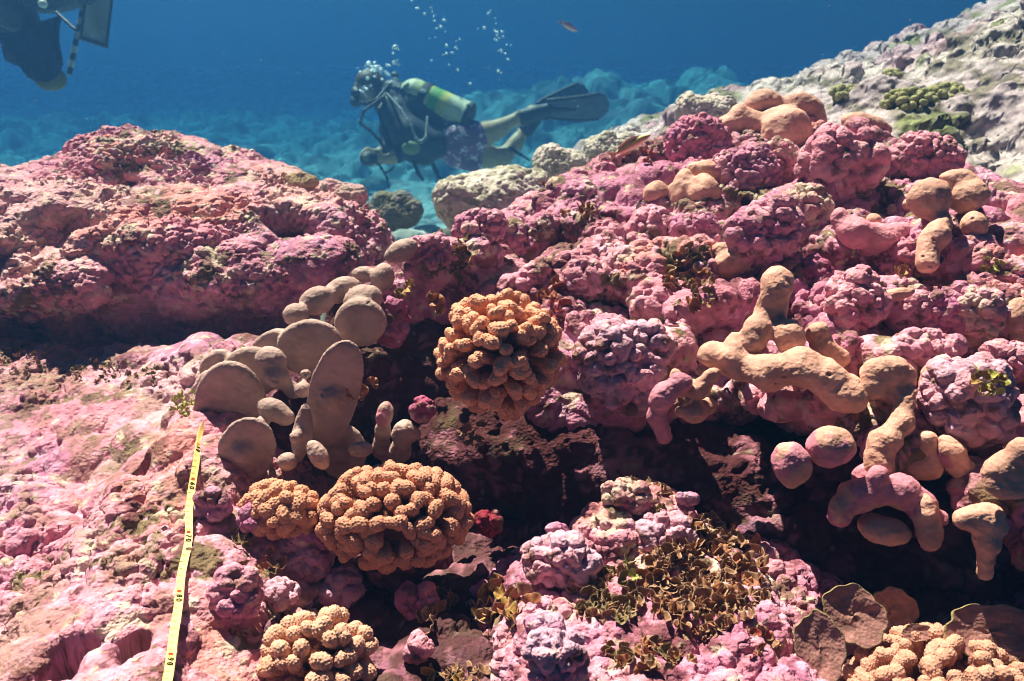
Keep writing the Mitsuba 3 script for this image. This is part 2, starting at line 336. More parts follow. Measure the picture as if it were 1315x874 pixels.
col = lerp(col, np.array([.22, .26, .10]), .8 * sstep(.13, .2, fbm(v, .2, 4, 54)))
put('reef_slope', v, f, 'far_rock', np.clip(col * np.array([.66, .64, .66]) * (1 + .9 * c)[:, None], .02, .9), kind='structure', label='grey reef slope rising behind the right-hand rock')

# ------------------------------------------------------------------ left boulder
pr = []
for (u, v_, d, r) in [(-120, 318, 1.66, .20), (30, 305, 1.70, .19), (130, 300, 1.72, .19), (225, 292, 1.74, .19), (310, 315, 1.74, .165), (375, 330, 1.70, .13), (420, 330, 1.62, .10), (425, 318, 1.70, .10), (405, 305, 1.76, .08), (225, 236, 1.80, .13), (170, 240, 1.80, .14), (290, 256, 1.78, .125), (350, 280, 1.76, .11),
                      (-80, 305, 1.54, .11), (40, 300, 1.53, .10), (140, 300, 1.53, .10), (235, 298, 1.55, .10), (325, 305, 1.57, .095), (395, 318, 1.58, .08),
                      (-60, 345, 1.44, .09), (40, 350, 1.42, .085), (130, 352, 1.42, .085), (225, 352, 1.43, .085), (315, 350, 1.46, .075), (385, 348, 1.51, .06),
                      (-70, 405, 1.54, .11), (40, 408, 1.53, .11), (150, 410, 1.53, .11), (255, 408, 1.55, .10), (345, 402, 1.57, .09)]:
    c = P(u, v_, d + r * .6); pr.append(ell(c, (r * 1.25, r * 1.05, r * .72)))
pr += [ell(P(60, 405, 1.90), (.55, .28, .14)), ell(P(-250, 330, 1.8), (.4, .4, .2))]
g = np.random.default_rng(32); POCK = []
for q in range(55):
    b_ = pr[int(g.integers(0, 24))]; dv_ = unit(np.array([g.normal(0, .8), -abs(g.normal(.7, .4)), g.normal(.35, .5)])); r_ = g.uniform(.010, .026)
    POCK.append(ell(b_[1] + dv_ * b_[2] * g.uniform(.88, 1.0), (r_ * g.uniform(1, 2.4), r_ * 1.6, r_), frame((0, .3, 1), g.uniform(0, 3))))
v, f = solid(pr, .0125, .08, carve=POCK + [ell(P(-60, 450, 1.42), (.22, .11, .055)), ell(P(120, 452, 1.40), (.20, .13, .07)), ell(P(235, 448, 1.42), (.13, .11, .055)), ell(P(350, 452, 1.46), (.16, .14, .065)), ell(P(470, 435, 1.5), (.14, .3, .07)), ell(P(535, 330, 1.6), (.072, .4, .16))], kc=.05)
v, f, col = crust_rock(v, f, (.05, .38), (.0115, 1.1), .014, 2, 200, .5, 'left', .03)
w = sstep(.0, .12, fbm(v, .3, 3, 222)); col = lerp(col, np.array([.55, .34, .33]), .5 * w)
put('reef_boulder', v, f, 'crust', col, label='long rounded pink crusted boulder at the left edge, undercut below', category='boulder')

# ------------------------------------------------------------------ the large right-hand rock
N0 = unit((-.05, -.48, .88)); pr = []
def blob(u, v_, d, r, n=N0, flat=1.0): pr.append(ell(P(u, v_, d) - np.asarray(n) * r * flat, (r, r, r * flat), frame(n)))
for (u, v_, d, r) in [(500, 372, 1.18, .04), (548, 342, 1.20, .055), (602, 318, 1.25, .06), (660, 296, 1.34, .08), (740, 258, 1.5, .12), (840, 218, 1.58, .13), (925, 168, 1.66, .12), (1010, 148, 1.70, .13), (1110, 188, 1.62, .13), (1205, 245, 1.50, .13), (1285, 335, 1.36, .11),
                      (760, 298, 1.36, .12), (860, 278, 1.40, .13), (960, 258, 1.44, .13), (1060, 258, 1.42, .13), (1150, 305, 1.30, .12), (1240, 375, 1.20, .10), (1320, 430, 1.10, .10),
                      (705, 350, 1.23, .085), (800, 345, 1.22, .11), (900, 345, 1.20, .11), (1000, 345, 1.20, .11), (1100, 375, 1.13, .10), (1190, 425, 1.03, .09), (1290, 500, .95, .09),
                      (690, 425, 1.11, .06), (780, 415, 1.10, .08), (870, 415, 1.10, .08), (960, 410, 1.10, .08), (1060, 430, 1.03, .08), (1150, 475, .95, .075), (1240, 540, .88, .06), (1330, 600, .84, .06),
                      (735, 490, 1.03, .045), (810, 485, 1.0, .055), (870, 480, 1.03, .045), (1010, 480, .97, .045), (1120, 520, .90, .045), (1210, 585, .86, .04)]:
    blob(u, v_, d, r)
pr += [ell((.56, 1.66, -.42), (.62, .40, .22)), ell((.42, 1.46, -.47), (.40, .24, .2)), ell((.78, 1.38, -.45), (.4, .33, .2))]
g = np.random.default_rng(31); POCK = []
for q in range(70):
    b_ = pr[int(g.integers(4, 40))]; dv_ = unit(np.array([g.normal(0, .8), -abs(g.normal(.5, .5)), abs(g.normal(.6, .5))])); r_ = g.uniform(.014, .034)
    POCK.append(ell(b_[1] + dv_ * b_[2] * g.uniform(.85, 1.0), (r_ * g.uniform(1, 2.2), r_ * 1.6, r_), frame((0, .3, 1), g.uniform(0, 3))))
v, f = solid(pr, .0122, .05, carve=POCK + [ell(P(u, v_, d + .035), (r * 1.5, r * 1.6, r), frame((0, .4, 1), tw)) for u, v_, d, r, tw in [(1145, 275, 1.33, .032, 0), (1040, 330, 1.22, .03, .5), (1205, 360, 1.18, .034, 0), (930, 315, 1.24, .03, .3), (1115, 335, 1.20, .036, -.3), (1000, 405, 1.08, .04, 0), (1080, 260, 1.36, .026, .4), (1260, 440, 1.04, .032, 0), (1140, 425, 1.03, .026, 0), (870, 300, 1.3, .024, .4), (925, 205, 1.5, .028, 0), (1030, 305, 1.27, .024, .2), (1245, 330, 1.26, .03, .2), (770, 380, 1.14, .016, .3)]] + [ell(P(560, 420, 1.13), (.115, .16, .105), frame((.1, -.3, 1))), ell(P(960, 650, .98), (.34, .19, .10)), ell(P(700, 640, 1.0), (.14, .12, .09)),
                                   ell(P(920, 330, 1.17), (.05, .05, .03)), ell(P(1010, 400, 1.06), (.10, .06, .035)), ell(P(1100, 330, 1.20), (.08, .04, .035)), ell(P(1020, 215, 1.5), (.05, .05, .03)), ell(P(1180, 390, 1.06), (.06, .04, .03)),
                                   ell(P(860, 470, 1.0), (.03, .06, .03)), ell(P(1130, 245, 1.42), (.05, .05, .03)), ell(P(690, 300, 1.32), (.05, .06, .03))], kc=.025,
             cut=((-.75, .4, -.68), (1.25, 2.0, .2)))
v, f, col = crust_rock(v, f, (.042, .8), (.0125, 1.25), .005, 2, 300, .56, 'main', .02, .85)
put('reef_rock', v, f, 'crust', col, label='large pink coralline crusted rock filling the right half, hollow and dark below', category='rock')
MAIN = (v, f)

# rock under ridge and ledge, carrying the grey plates; shade painted into its colour
pr = []
for (u, v_, d, r) in [(500, 420, 1.30, .08), (560, 450, 1.34, .10), (560, 540, 1.24, .08), (640, 570, 1.2, .08), (480, 500, 1.22, .10), (400, 540, 1.14, .09), (330, 600, 1.10, .07), (455, 420, 1.28, .07), (700, 540, 1.18, .08)]:
    blob(u, v_, d, r, (-.2, -.95, .1))
for (u, v_, d, r) in [(420, 700, .97, .055), (500, 700, .96, .055), (330, 700, .96, .045)]:
    blob(u, v_, d, r, (-.1, -.5, .85))
pr += [ell(P(u, v_, d), (.14, .08, .09), frame((0, -.4, 1))) for u, v_, d in [(630, 590, 1.18), (850, 625, 1.13), (1040, 680, 1.08), (1240, 740, 1.02)]]
pr += [ell(P(740, 600, 1.14), (.20, .07, .08), frame((0, -.4, 1))), ell(P(940, 640, 1.10), (.28, .08, .08), frame((0, -.4, 1))), ell(P(1150, 710, 1.04), (.25, .08, .08), frame((0, -.4, 1)))]
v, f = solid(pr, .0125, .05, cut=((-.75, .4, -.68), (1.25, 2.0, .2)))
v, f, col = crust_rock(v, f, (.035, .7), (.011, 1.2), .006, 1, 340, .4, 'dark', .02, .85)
put('reef_wall', v, f, 'turf', col, label='turf covered rock wall under the pink ridge, the shade of the hollow painted into its dark colour', category='rock')

# ------------------------------------------------------------------ the low outcrop under the hollow
pr = []
for (u, v_, d, r) in [(830, 655, .93, .035), (790, 690, .90, .04), (870, 700, .90, .045), (720, 745, .86, .045), (800, 750, .85, .05), (890, 755, .85, .05), (955, 800, .81, .045), (700, 812, .79, .045), (780, 820, .78, .05), (870, 830, .78, .05),
                      (950, 860, .76, .045), (720, 880, .73, .05), (820, 890, .72, .05), (920, 910, .71, .05), (1020, 905, .72, .04), (1150, 930, .72, .04), (1260, 930, .72, .04)]:
    blob(u, v_, d, r, (0, -.45, .88))
pr.append(ell((.17, .76, -.62), (.22, .16, .07)))
v, f = solid(pr, .009, .03)
v, f, col = crust_rock(v, f, (.026, .7), (.010, 1.1), .005, 2, 400, .5, 'main', .014)
put('rubble_outcrop', v, f, 'crust', col, label='low sunlit outcrop under the overhang, overgrown with ruffled brown algae', category='rock')
OUT = (v, f)
# ------------------------------------------------------------------ where the rocks' surfaces lie, seen from the camera (to set things down on them)
_V, _N = [], []
for key in ('reef_floor', 'reef_floor_001', 'reef_slope', 'reef_boulder', 'reef_rock', 'reef_wall', 'rubble_outcrop'):
    vv, ff, nn = meshkit.WRITTEN[scene[key]['filename']][:3]; _V.append(vv); _N.append(nn)
_V, _N = np.vstack(_V).astype(float), np.vstack(_N)
_D = _V @ FWD; _UVP = np.stack([657.5 + F_PX * _V[:, 0] / _D, 437 - F_PX * (_V @ UP) / _D], 1)
_TREE = cKDTree(_UVP)
def hit(u, v, rad=6):
    """(depth, point, normal) of the rock met at the pixel"""
    i = _TREE.query_ball_point((u, v), rad)
    if not i: i = [_TREE.query((u, v))[1]]
    i = np.array(i); k = i[_D[i].argmin()]; near = i[_D[i] < _D[k] + .03]
    return float(np.median(_D[near])), P(u, v, float(np.median(_D[near]))), unit(_N[near].mean(0))

# ------------------------------------------------------------------ smooth lobed corals
TAN, TAUPE = np.array([.46, .255, .195]), np.array([.34, .235, .21])
def lobes(key, nodes, label, tone=TAN, depth=None, group=None, h=None, k=None, pink=0.0, bury=.35, cat='coral', bridge=True, parent=None, rough=None):
    """nodes: (u, v, ru, rv, turn in degrees, depth offset[, thickness]) ellipses on the photograph's plane, melted into one colony;
    a node may also be ('arm', [(u, v, r, offset), ...])"""
    pr, g0 = [], np.random.default_rng(int(abs(nodes[-1][1][0][0] if nodes[-1][0] == 'arm' else nodes[-1][0])))
    us = [(n[0], n[1]) for n in nodes if n[0] != 'arm'] + [(q[0], q[1]) for n in nodes if n[0] == 'arm' for q in n[1]]
    if depth is None: depth = float(np.median([hit(*q)[0] for q in us]))
    for n in nodes:
        if n[0] == 'arm':
            pts = [(P(u, v, depth + o), PX(r, depth)) for u, v, r, o in n[1]]
            for (a, ra), (b, rb) in zip(pts[:-1], pts[1:]): pr.append(cap(a, b, ra, rb))
            for a, ra in pts: pr.append(ell(a + g0.normal(0, .38, 3) * ra * np.array([1, .5, 1]), ra * g0.uniform(.65, 1.0, 3)))
            continue
        u, v, ru, rv, tn, o = n[:6]; d = depth + o; th = n[6] if len(n) > 6 else 1.0
        a, b = PX(ru, d), PX(rv, d); t = math.radians(tn); c, s = math.cos(t), math.sin(t)
        x = c * RIGHT - s * UP; y = s * RIGHT + c * UP
        dep = min(a, b) * th; tl = -.7 * (1 - th); Z = unit(-FWD + tl * UP); x = unit(x - Z * (x @ Z)); y = np.cross(Z, x)
        pr.append(ell(P(u, v, d), (a, b, dep), np.stack([x, y, Z], 1)) if th > .6 else disc(P(u, v, d), a, b, min(a, b) * th * .5, np.stack([x, y, Z], 1)))
        if bridge and o <= .03:                                            # the stalk by which the lobe grows from the rock
            hd, hp, hn = hit(u, v)
            if hd > d + dep: pr.append(cap(P(u, v, d) , P(u, v + rv * .5, min(hd + .01, d + .10)), min(a, b) * .55))
    rmin = np.median([min(p[2]) if p[0] in 'ed' else min(p[3], p[4]) for p in pr])
    h = h or max(.0022, min(.005, rmin / 6)); k = k or rmin * .75
    v, f = solid(pr, h, k); v, f = split(v, f); v = relax(v, f, 2, .5); n = normals(v, f)
    sd = int(abs(us[0][0]) * 7 + us[0][1])
    v0 = v; rs, ra = rough or (rmin * 2.1, rmin * .78); v = v + n * (fbm(v, rs, 3, sd)[:, None] * ra + fbm(v, rmin * .6, 3, sd + 1)[:, None] * rmin * .13 + fbm(v, .004, 2, sd + 9)[:, None] * .0006)
    n = normals(v, f); ridge = fbm(v0, rs, 3, sd); pits = sstep(.31, .36, fbm(v0, .011, 2, sd + 12)); v = v - n * (pits * .0016)[:, None]; n = normals(v, f)
    a, b = fbm(v, .04, 4, sd + 2), fbm(v, .009, 3, sd + 3)
    col = lerp(tone * .80, tone * 1.16, np.clip(.5 + 2.4 * a, 0, 1)) * (1 + .4 * b + .25 * fbm(v, .004, 2, sd + 6))[:, None]
    col = lerp(col, np.minimum(tone * 1.35, .8), .55 * sstep(.04, .16, ridge)); col = lerp(col, tone * .5, .55 * pits); col = lerp(col, tone * np.array([.8, .8, .72]), .2 * sstep(.08, .2, fbm(v, .05, 4, sd + 15)))
    if pink: col = lerp(col, np.array([.42, .165, .22]) * (1 + .5 * b)[:, None], sstep(-.02, .04, fbm(v, .035, 4, sd + 5) + (pink - .5) * .35))
    return put(key, v, f, 'smooth_coral', np.clip(col, .01, .9), label=label, category=cat if not parent else None, group=group, parent=parent)

lobes('lobed_coral', [(296, 530, 47, 76, 14, .06, .32), (322, 478, 40, 34, -30, .075, .5), (350, 448, 34, 24, -35, .09, .5), (398, 446, 44, 38, -25, .08, .42), (380, 404, 17, 15, 0, .10), (408, 385, 24, 18, -20, .12), (436, 372, 24, 16, -30, .14),
                      (462, 414, 34, 32, -30, .10, .6), (466, 385, 26, 20, -20, .12), (492, 356, 16, 19, 10, .15), (468, 352, 17, 11, 0, .16), (452, 366, 12, 9, 0, .14), (515, 322, 24, 14, -28, .20), (280, 470, 26, 20, -40, .08, .6), (268, 500, 16, 26, 10, .07, .6),
                      (348, 462, 21, 17, 10, .01, .8), (356, 484, 19, 16, 30, .01), (376, 500, 14, 12, 30, .02), (350, 525, 21, 15, 20, -.01), (366, 536, 13, 11, 0, -.01), (389, 500, 13, 12, 0, .0), (392, 480, 9, 8, 0, .01),
                      (318, 578, 36, 52, 24, -.03, .3), (428, 508, 33, 86, 22, -.03, .26), (388, 556, 13, 42, 10, -.035, .7), (369, 593, 14, 13, 0, -.05), (408, 584, 11, 21, -32, -.06), (300, 622, 26, 11, 0, .0), (440, 580, 30, 38, 10, .02, .5), (380, 560, 8, 8, 0, -.05), (335, 545, 10, 9, 0, -.02)],
      'large grey brown coral of overlapping plates and lobes left of the dark hollow', TAUPE, depth=1.02, k=.006, h=.0036, rough=(.045, .006))
lobes('lobed_coral', [(980, 130, 23, 16, -15, .02), (1028, 136, 27, 17, 10, .02), (1047, 158, 14, 24, -10, .02), (946, 156, 15, 23, 10, 0), (930, 172, 11, 22, 5, .0), (965, 158, 17, 15, 0, .0), (1010, 168, 32, 29, -10, -.03),
                      (962, 181, 11, 10, 0, -.02), (1003, 148, 25, 12, -10, -.01), (1040, 178, 14, 12, 0, -.01)], 'clustered tan coral lobes crowning the top of the pink rock')
lobes('lobed_coral', [(1108, 158, 27, 14, 6, .01), (1130, 166, 14, 9, 10, .01)], 'single low tan coral dome on the skyline right of the summit cluster')
lobes('lobed_coral', [(840, 247, 18, 14, -35, .0), (906, 218, 26, 12, 8, .01), (876, 242, 15, 27, 12, -.01), (905, 248, 21, 27, -8, -.03), (886, 272, 26, 8, 5, -.01)], 'tan coral of arched lobes on the middle of the pink slope')
lobes('lobed_coral', [(938, 338, 21, 18, 0, -.02), (955, 314, 9, 17, 12, -.02), (926, 320, 12, 10, 0, -.01)], 'small thumb shaped tan coral beside the rusty algae tuft')
lobes('lobed_coral', [(1194, 255, 29, 27, 10, -.02, .8), (1234, 231, 25, 15, 8, .02), (1244, 252, 25, 22, -10, .01), (1252, 290, 16, 17, 0, -.02), (1246, 316, 10, 22, 10, -.01), ('arm', [(1212, 285, 12, -.03), (1198, 305, 14, -.05), (1188, 338, 12, -.06)])],
      'rounded tan coral lobes at the right shoulder of the rock')
lobes('lobed_coral', [('arm', [(998, 358, 17, -.01), (994, 380, 15, -.01), (988, 402, 18, .0)]), (972, 428, 18, 25, 18, -.01), (1013, 434, 19, 24, -15, -.02), (1050, 428, 16, 15, 0, -.01), ('arm', [(1050, 428, 12, .0), (1055, 450, 12, -.01), (1075, 462, 12, -.01)]),
                      ('arm', [(912, 454, 16, .02), (946, 468, 16, .0), (985, 480, 20, -.03), (1030, 470, 21, -.05), (1062, 488, 20, -.06), (1095, 512, 19, -.07)]), (943, 446, 11, 18, 0, .0), (1098, 500, 17, 14, 0, -.06)],
      'sprawling knobbly tan coral branching along the edge of the dark hollow', depth=.97)
lobes('lobed_coral', [(1140, 478, 34, 22, 5, .0), (1122, 496, 18, 18, 0, .0), (1192, 492, 11, 27, 8, .02), (1150, 500, 22, 22, 0, .01), ('arm', [(1166, 505, 12, -.01), (1158, 540, 13, -.02), (1134, 568, 16, -.03), (1128, 595, 16, -.03), (1135, 612, 10, -.03)])],
      'tan coral block with a bent arm hanging over the hollow', depth=.90)
lobes('lobed_coral', [(1186, 568, 17, 17, 0, 0), (1182, 600, 25, 15, 10, 0), (1198, 586, 14, 20, 0, 0)], 'curled tan coral knob right of the hanging coral arm', depth=.88)
lobes('lobed_coral', [('arm', [(876, 498, 9, .01), (896, 502, 12, .0), (916, 480, 9, -.01)]), ('arm', [(874, 528, 6, .0), (892, 530, 13, .0), (910, 520, 10, .02)]), (868, 486, 8, 14, 0, .01)], 'small forked pale tan coral at the left end of the sprawling coral', depth=.97)
lobes('lobed_coral', [(1016, 596, 24, 32, -14, .0)], 'pink and tan egg shaped coral nub hanging in the dark hollow, left of two', depth=.86, pink=.35)
lobes('lobed_coral', [(1066, 573, 30, 27, -10, .0)], 'round mottled pink coral nub in the dark hollow, right of two', depth=.86, pink=.6)
lobes('lobed_coral', [(1222, 585, 17, 30, -28, .0), (1240, 604, 14, 12, 0, .0)], 'scarred tan coral finger under the round pink clump', depth=.87, pink=.3)
lobes('lobed_coral', [('arm', [(1080, 662, 13, .0), (1098, 634, 18, .0), (1125, 630, 16, -.01), (1160, 634, 18, -.01), (1186, 650, 16, -.01), (1205, 665, 10, .0)]), (1115, 612, 22, 16, 0, .02)], 'arch of pink crusted coral low in the hollow', depth=.86, pink=.9)
lobes('lobed_coral', [(1138, 682, 31, 18, 8, .0, .7), (1120, 672, 18, 14, 0, .01)], 'flat tan coral lobe hanging beneath the pink arch', depth=.85)
lobes('lobed_coral', [(1190, 668, 15, 36, -5, .0), (1195, 690, 16, 18, 0, .0)], 'rough tan coral stump at the right foot of the pink arch', depth=.84, pink=.15)
lobes('lobed_coral', [(1258, 664, 33, 18, -8, .0), ('arm', [(1265, 672, 17, .0), (1268, 700, 14, .0), (1263, 735, 8, .01)])], 'tan coral hook with a tapering tail in front of the dark hollow', depth=.80)
lobes('lobed_coral', [(1298, 600, 34, 22, -10, .0), (1292, 625, 28, 17, 10, .0), (1312, 580, 18, 20, 0, -.01)], 'bulging tan coral cut by the right edge of the picture', depth=.78)
lobes('lobed_coral', [('arm', [(1228, 440, 11, -.01), (1245, 434, 11, -.01), (1258, 428, 7, .0)])], 'drop shaped small tan coral between pink lumps near the right edge')
lobes('lobed_coral', [(1306, 405, 20, 24, -10, .0), (1308, 432, 11, 9, 0, .0)], 'tan coral lobe at the right edge above the drop shaped one')
lobes('lobed_coral', [(1150, 378, 26, 8, -12, -.01)], 'thin tan coral ridge on top of the pink loaf')
lobes('lobed_coral', [(520, 553, 15, 15, 0, .0), (533, 558, 8, 7, 0, .0), ('arm', [(518, 560, 11, .0), (514, 580, 14, .02)])], 'small brown coral knob in the shade below the branching coral', TAUPE, depth=1.02)
lobes('lobed_coral', [(494, 530, 11, 16, 5, .0), ('arm', [(494, 535, 8, .0), (492, 552, 9, .02), (490, 575, 13, .04)])], 'narrow pale coral stub in the dark hollow beside the grey plates', TAUPE, depth=1.06, pink=.2)
lobes('lobed_coral', [(463, 577, 15, 11, 0, .0)], 'low brown coral nub behind the wide branching coral', TAUPE, depth=.98)
for u, v_, r, t in [(1168, 262, 9, 'above'), (1147, 270, 8, 'left of'), (1122, 283, 9, 'below')]:
    lobes('coral_ball', [(u, v_, r, r, 0, -.01)], {'above': 'small brown ball coral in the gap nearest the right shoulder lobes', 'left of': 'small brown ball coral in the middle of the dark gap', 'below': 'pale ball coral at the mouth of the dark gap by the pink arm'}[t])

# ------------------------------------------------------------------ nodular pink crust growths
def clump(u, v, ru, rv, label, size=.011, tones=(PINK, MAGENTA), depth=None, lift=.0, n=7, smooth=.0, seed=None, bone=.0, key='coralline_clump', cat='coralline algae'):
    seed = seed or int(u * 13 + v); g = np.random.default_rng(seed)
    hd = hit(u, v)[0] if depth is None else depth
    c0 = P(u, v, hd - lift); a, b = PX(ru, hd), PX(rv, hd); pr = [ell(c0 + FWD * min(a, b) * .35, (a * .78, b * .78, min(a, b) * .8), np.stack([RIGHT, UP, -FWD], 1))]
    for q in range(n):
        t = g.uniform(0, 2 * np.pi); rr = math.sqrt(g.uniform(.15, 1)) * .62; r = min(a, b) * g.uniform(.32, .55)
        hu, hv = u + ru * rr * math.cos(t), v + rv * rr * math.sin(t)
        pr.append(ell(P(hu, hv, hd - lift + .25 * min(a, b) * g.uniform(0, 1.2)), (r, r * g.uniform(.7, 1), r)))
    h = max(.0032, min(a, b) / 11); vv, ff = solid(pr, h, min(a, b) * .35); vv, ff = split(vv, ff); vv = relax(vv, ff, 1, .5)
    if h > .0045 and size < .012: pass
    nn = normals(vv, ff)
    vv = vv + nn * (fbm(vv, min(a, b) * .8, 3, seed)[:, None] * min(a, b) * .45); nn = normals(vv, ff)
    s = seeds_on(vv, size); r = size * g.uniform(.42, .8, len(s))
    hk, ik = knob_height(vv + np.stack([fbm(vv, .01, 2, seed + j) for j in range(3)], 1) * .006, vv[s], r, 1.3 * (1 - smooth), 6)
    vv = vv + nn * hk[:, None]; nn = normals(vv, ff)
    vv = vv + nn * (np.abs(fbm(vv, .012, 4, seed + 7))[:, None] * .006 + fbm(vv, .004, 2, seed + 8)[:, None] * .0016)
    tint = g.random(len(s))[ik]; x, y, z = fbm(vv, .03, 4, seed + 1), fbm(vv, .009, 3, seed + 2), fbm(vv, .02, 4, seed + 3)
    col = lerp(tones[0], tones[1], np.clip(.5 + 3 * x + .5 * (tint - .5), 0, 1))
    col = lerp(col, BROWN, .8 * sstep(.11, .2, z + .5 * y)); col = lerp(col, BONE, (.5 + bone) * sstep(.16 - .3 * bone, .26 - .3 * bone, -z + .6 * y))
    return put(key, vv, ff, 'crust', np.clip(col * (1 + .6 * y)[:, None] * (.84 + .3 * tint)[:, None], .01, .9), label=label, category=cat)
DEEP = np.array([.27, .05, .11])
clump(800, 462, 66, 52, 'big mauve knobbly crust mound right of the round branching coral', .012, (LILAC, PINK), lift=.03, n=12)
clump(792, 525, 40, 26, 'smooth pink lower lip hanging beneath the mauve mound', .012, (ROSE, MAGENTA), smooth=.7, lift=.02)
clump(897, 183, 40, 34, 'finely beaded magenta mound on the left of the summit corals', .0095, (ROSE, MAGENTA), lift=.03)
clump(960, 218, 50, 34, 'magenta beaded mound directly under the summit corals', .010, (MAGENTA, PINK), lift=.02)
clump(1003, 205, 20, 22, 'small scarred pink knob under the largest summit lobe', .012, (ROSE, BONE), lift=.02)
clump(1085, 208, 58, 40, 'large pale pink mound with smooth swollen knobs right of the summit', .024, (PINK, ROSE), smooth=.25, lift=.03, n=10)
clump(1190, 198, 50, 28, 'pink crust mound with orange specks on the right skyline', .013, (PINK, ROSE), lift=.02, n=9)
clump(1035, 265, 36, 30, 'pale bone spotted pink block in the middle of the upper rock', .012, (ROSE, BONE), lift=.03, bone=.4)
clump(985, 300, 42, 38, 'bright pink crust mound left of the bone spotted block', .014, (PINK, MAGENTA), lift=.025, n=9)
clump(893, 293, 36, 17, 'low pink crust ridge under the arched tan coral', .010, (PINK, MAGENTA), lift=.015)
clump(1100, 385, 34, 38, 'pink clump with a yellow leafy alga growing on it', .013, (PINK, ROSE), lift=.04)
clump(1045, 352, 22, 22, 'deep pink crust lump above the upright tan coral', .011, (MAGENTA, DEEP), lift=.02)
clump(1176, 400, 46, 26, 'smooth pink loaf shaped crust under the thin tan ridge', .013, (PINK, ROSE), smooth=.55, lift=.03)
clump(1222, 396, 26, 28, 'pink crust lump at the right end of the loaf', .012, (PINK, MAGENTA), lift=.03)
clump(1258, 398, 26, 26, 'bleached pink crust lump second right of the loaf', .012, (PINK, BONE), lift=.03, bone=.3)
clump(1192, 448, 50, 22, 'long pink crust ridge above the round pink clump', .012, (PINK, MAGENTA), lift=.02)
clump(1092, 458, 28, 20, 'pink crust lump behind the sprawling tan coral', .011, (MAGENTA, ROSE), lift=.01)
clump(1245, 515, 46, 46, 'round pink clump with a yellow green alga on its right side', .015, (PINK, LILAC), depth=.88, n=12)
clump(1292, 468, 32, 24, 'pink crust lump at the right edge above the bulging tan coral', .012, (PINK, ROSE), lift=.02)
clump(498, 412, 26, 34, 'magenta crust knob at the left end of the shaded ridge', .010, (MAGENTA, DEEP), depth=1.16)
clump(552, 322, 42, 18, 'pink beaded crest of the ridge left of the big slope', .010, (PINK, MAGENTA), lift=.02, n=9)
clump(615, 292, 36, 22, 'pink crust lump next along the ridge crest', .010, (MAGENTA, PINK), lift=.02)
clump(545, 525, 13, 11, 'tiny pink crust ball deep in the dark hollow', .008, (MAGENTA, DEEP), depth=1.02)
clump(390, 712, 36, 26, 'lilac crust clump directly below the wide branching coral', .010, (LILAC, MAGENTA), lift=.02)
clump(300, 765, 27, 36, 'pink crust clump right beside the tape measure', .011, (PINK, MAGENTA), lift=.02)
clump(360, 762, 19, 14, 'small pink crust clump between two larger ones', .009, (LILAC, PINK), lift=.02)
clump(440, 757, 22, 26, 'mauve crust clump behind the small finger coral', .009, (LILAC, MAGENTA), lift=.02)
clump(536, 772, 28, 17, 'pink crust clump in the shade right of the small finger coral', .009, (ROSE, MAGENTA), lift=.02)
clump(536, 832, 12, 14, 'little bright pink crust rosette near the bottom edge', .009, (PINK, ROSE), lift=.02, n=6)
clump(272, 648, 22, 18, 'pink crust clump under the lowest grey coral plate', .010, (LILAC, MAGENTA), lift=.02)
clump(330, 668, 24, 14, 'lilac crust lump beneath the left branching coral', .010, (LILAC, MAGENTA), lift=.02)
clump(722, 722, 54, 28, 'lilac knobbly crust mound on the left of the sunlit outcrop', .010, (LILAC, PINK), lift=.015, n=10)
clump(700, 808, 24, 14, 'small lilac beaded clump between the leafy algae', .009, (LILAC, MAGENTA), lift=.01)
clump(712, 838, 40, 22, 'pale lilac beaded clump at the bottom of the outcrop', .009, (LILAC, PINK), lift=.015, n=9)
clump(855, 690, 36, 26, 'pink crust mound near the top of the outcrop', .010, (PINK, LILAC), lift=.01)
clump(800, 640, 28, 22, 'ragged crimson crust block on the outcrop top', .009, (DEEP, BONE), lift=.02, bone=.2)
clump(627, 672, 17, 14, 'dark red sponge like tuft right of the wide branching coral', .006, (np.array([.22, .01, .03]), np.array([.12, .01, .02])), depth=.93, key='red_sponge', cat='sponge')
clump(882, 640, 18, 10, 'dull mauve crust cap in the shade behind the outcrop', .012, (MAGENTA, LILAC), depth=.92, smooth=.8)
clump(716, 682, 14, 12, 'mauve crust knob behind the lilac mound', .012, (MAGENTA, LILAC), depth=.89, smooth=.8)
lobes('coralline_finger', [('arm', [(872, 490, 13, -.01), (850, 510, 13, -.01), (842, 535, 11, .0), (852, 560, 9, .01)])], 'curved pink crusted finger left of the small forked coral', np.array([.40, .16, .22]), depth=.97, cat='coralline algae')
lobes('coralline_finger', [('arm', [(1078, 280, 12, -.02), (1098, 298, 17, -.03), (1130, 305, 17, -.02), (1160, 300, 15, .0)]), (1118, 318, 18, 14, 0, -.01)], 'thick pink crusted arm reaching left across the dark gap', np.array([.50, .21, .26]), cat='coralline algae')

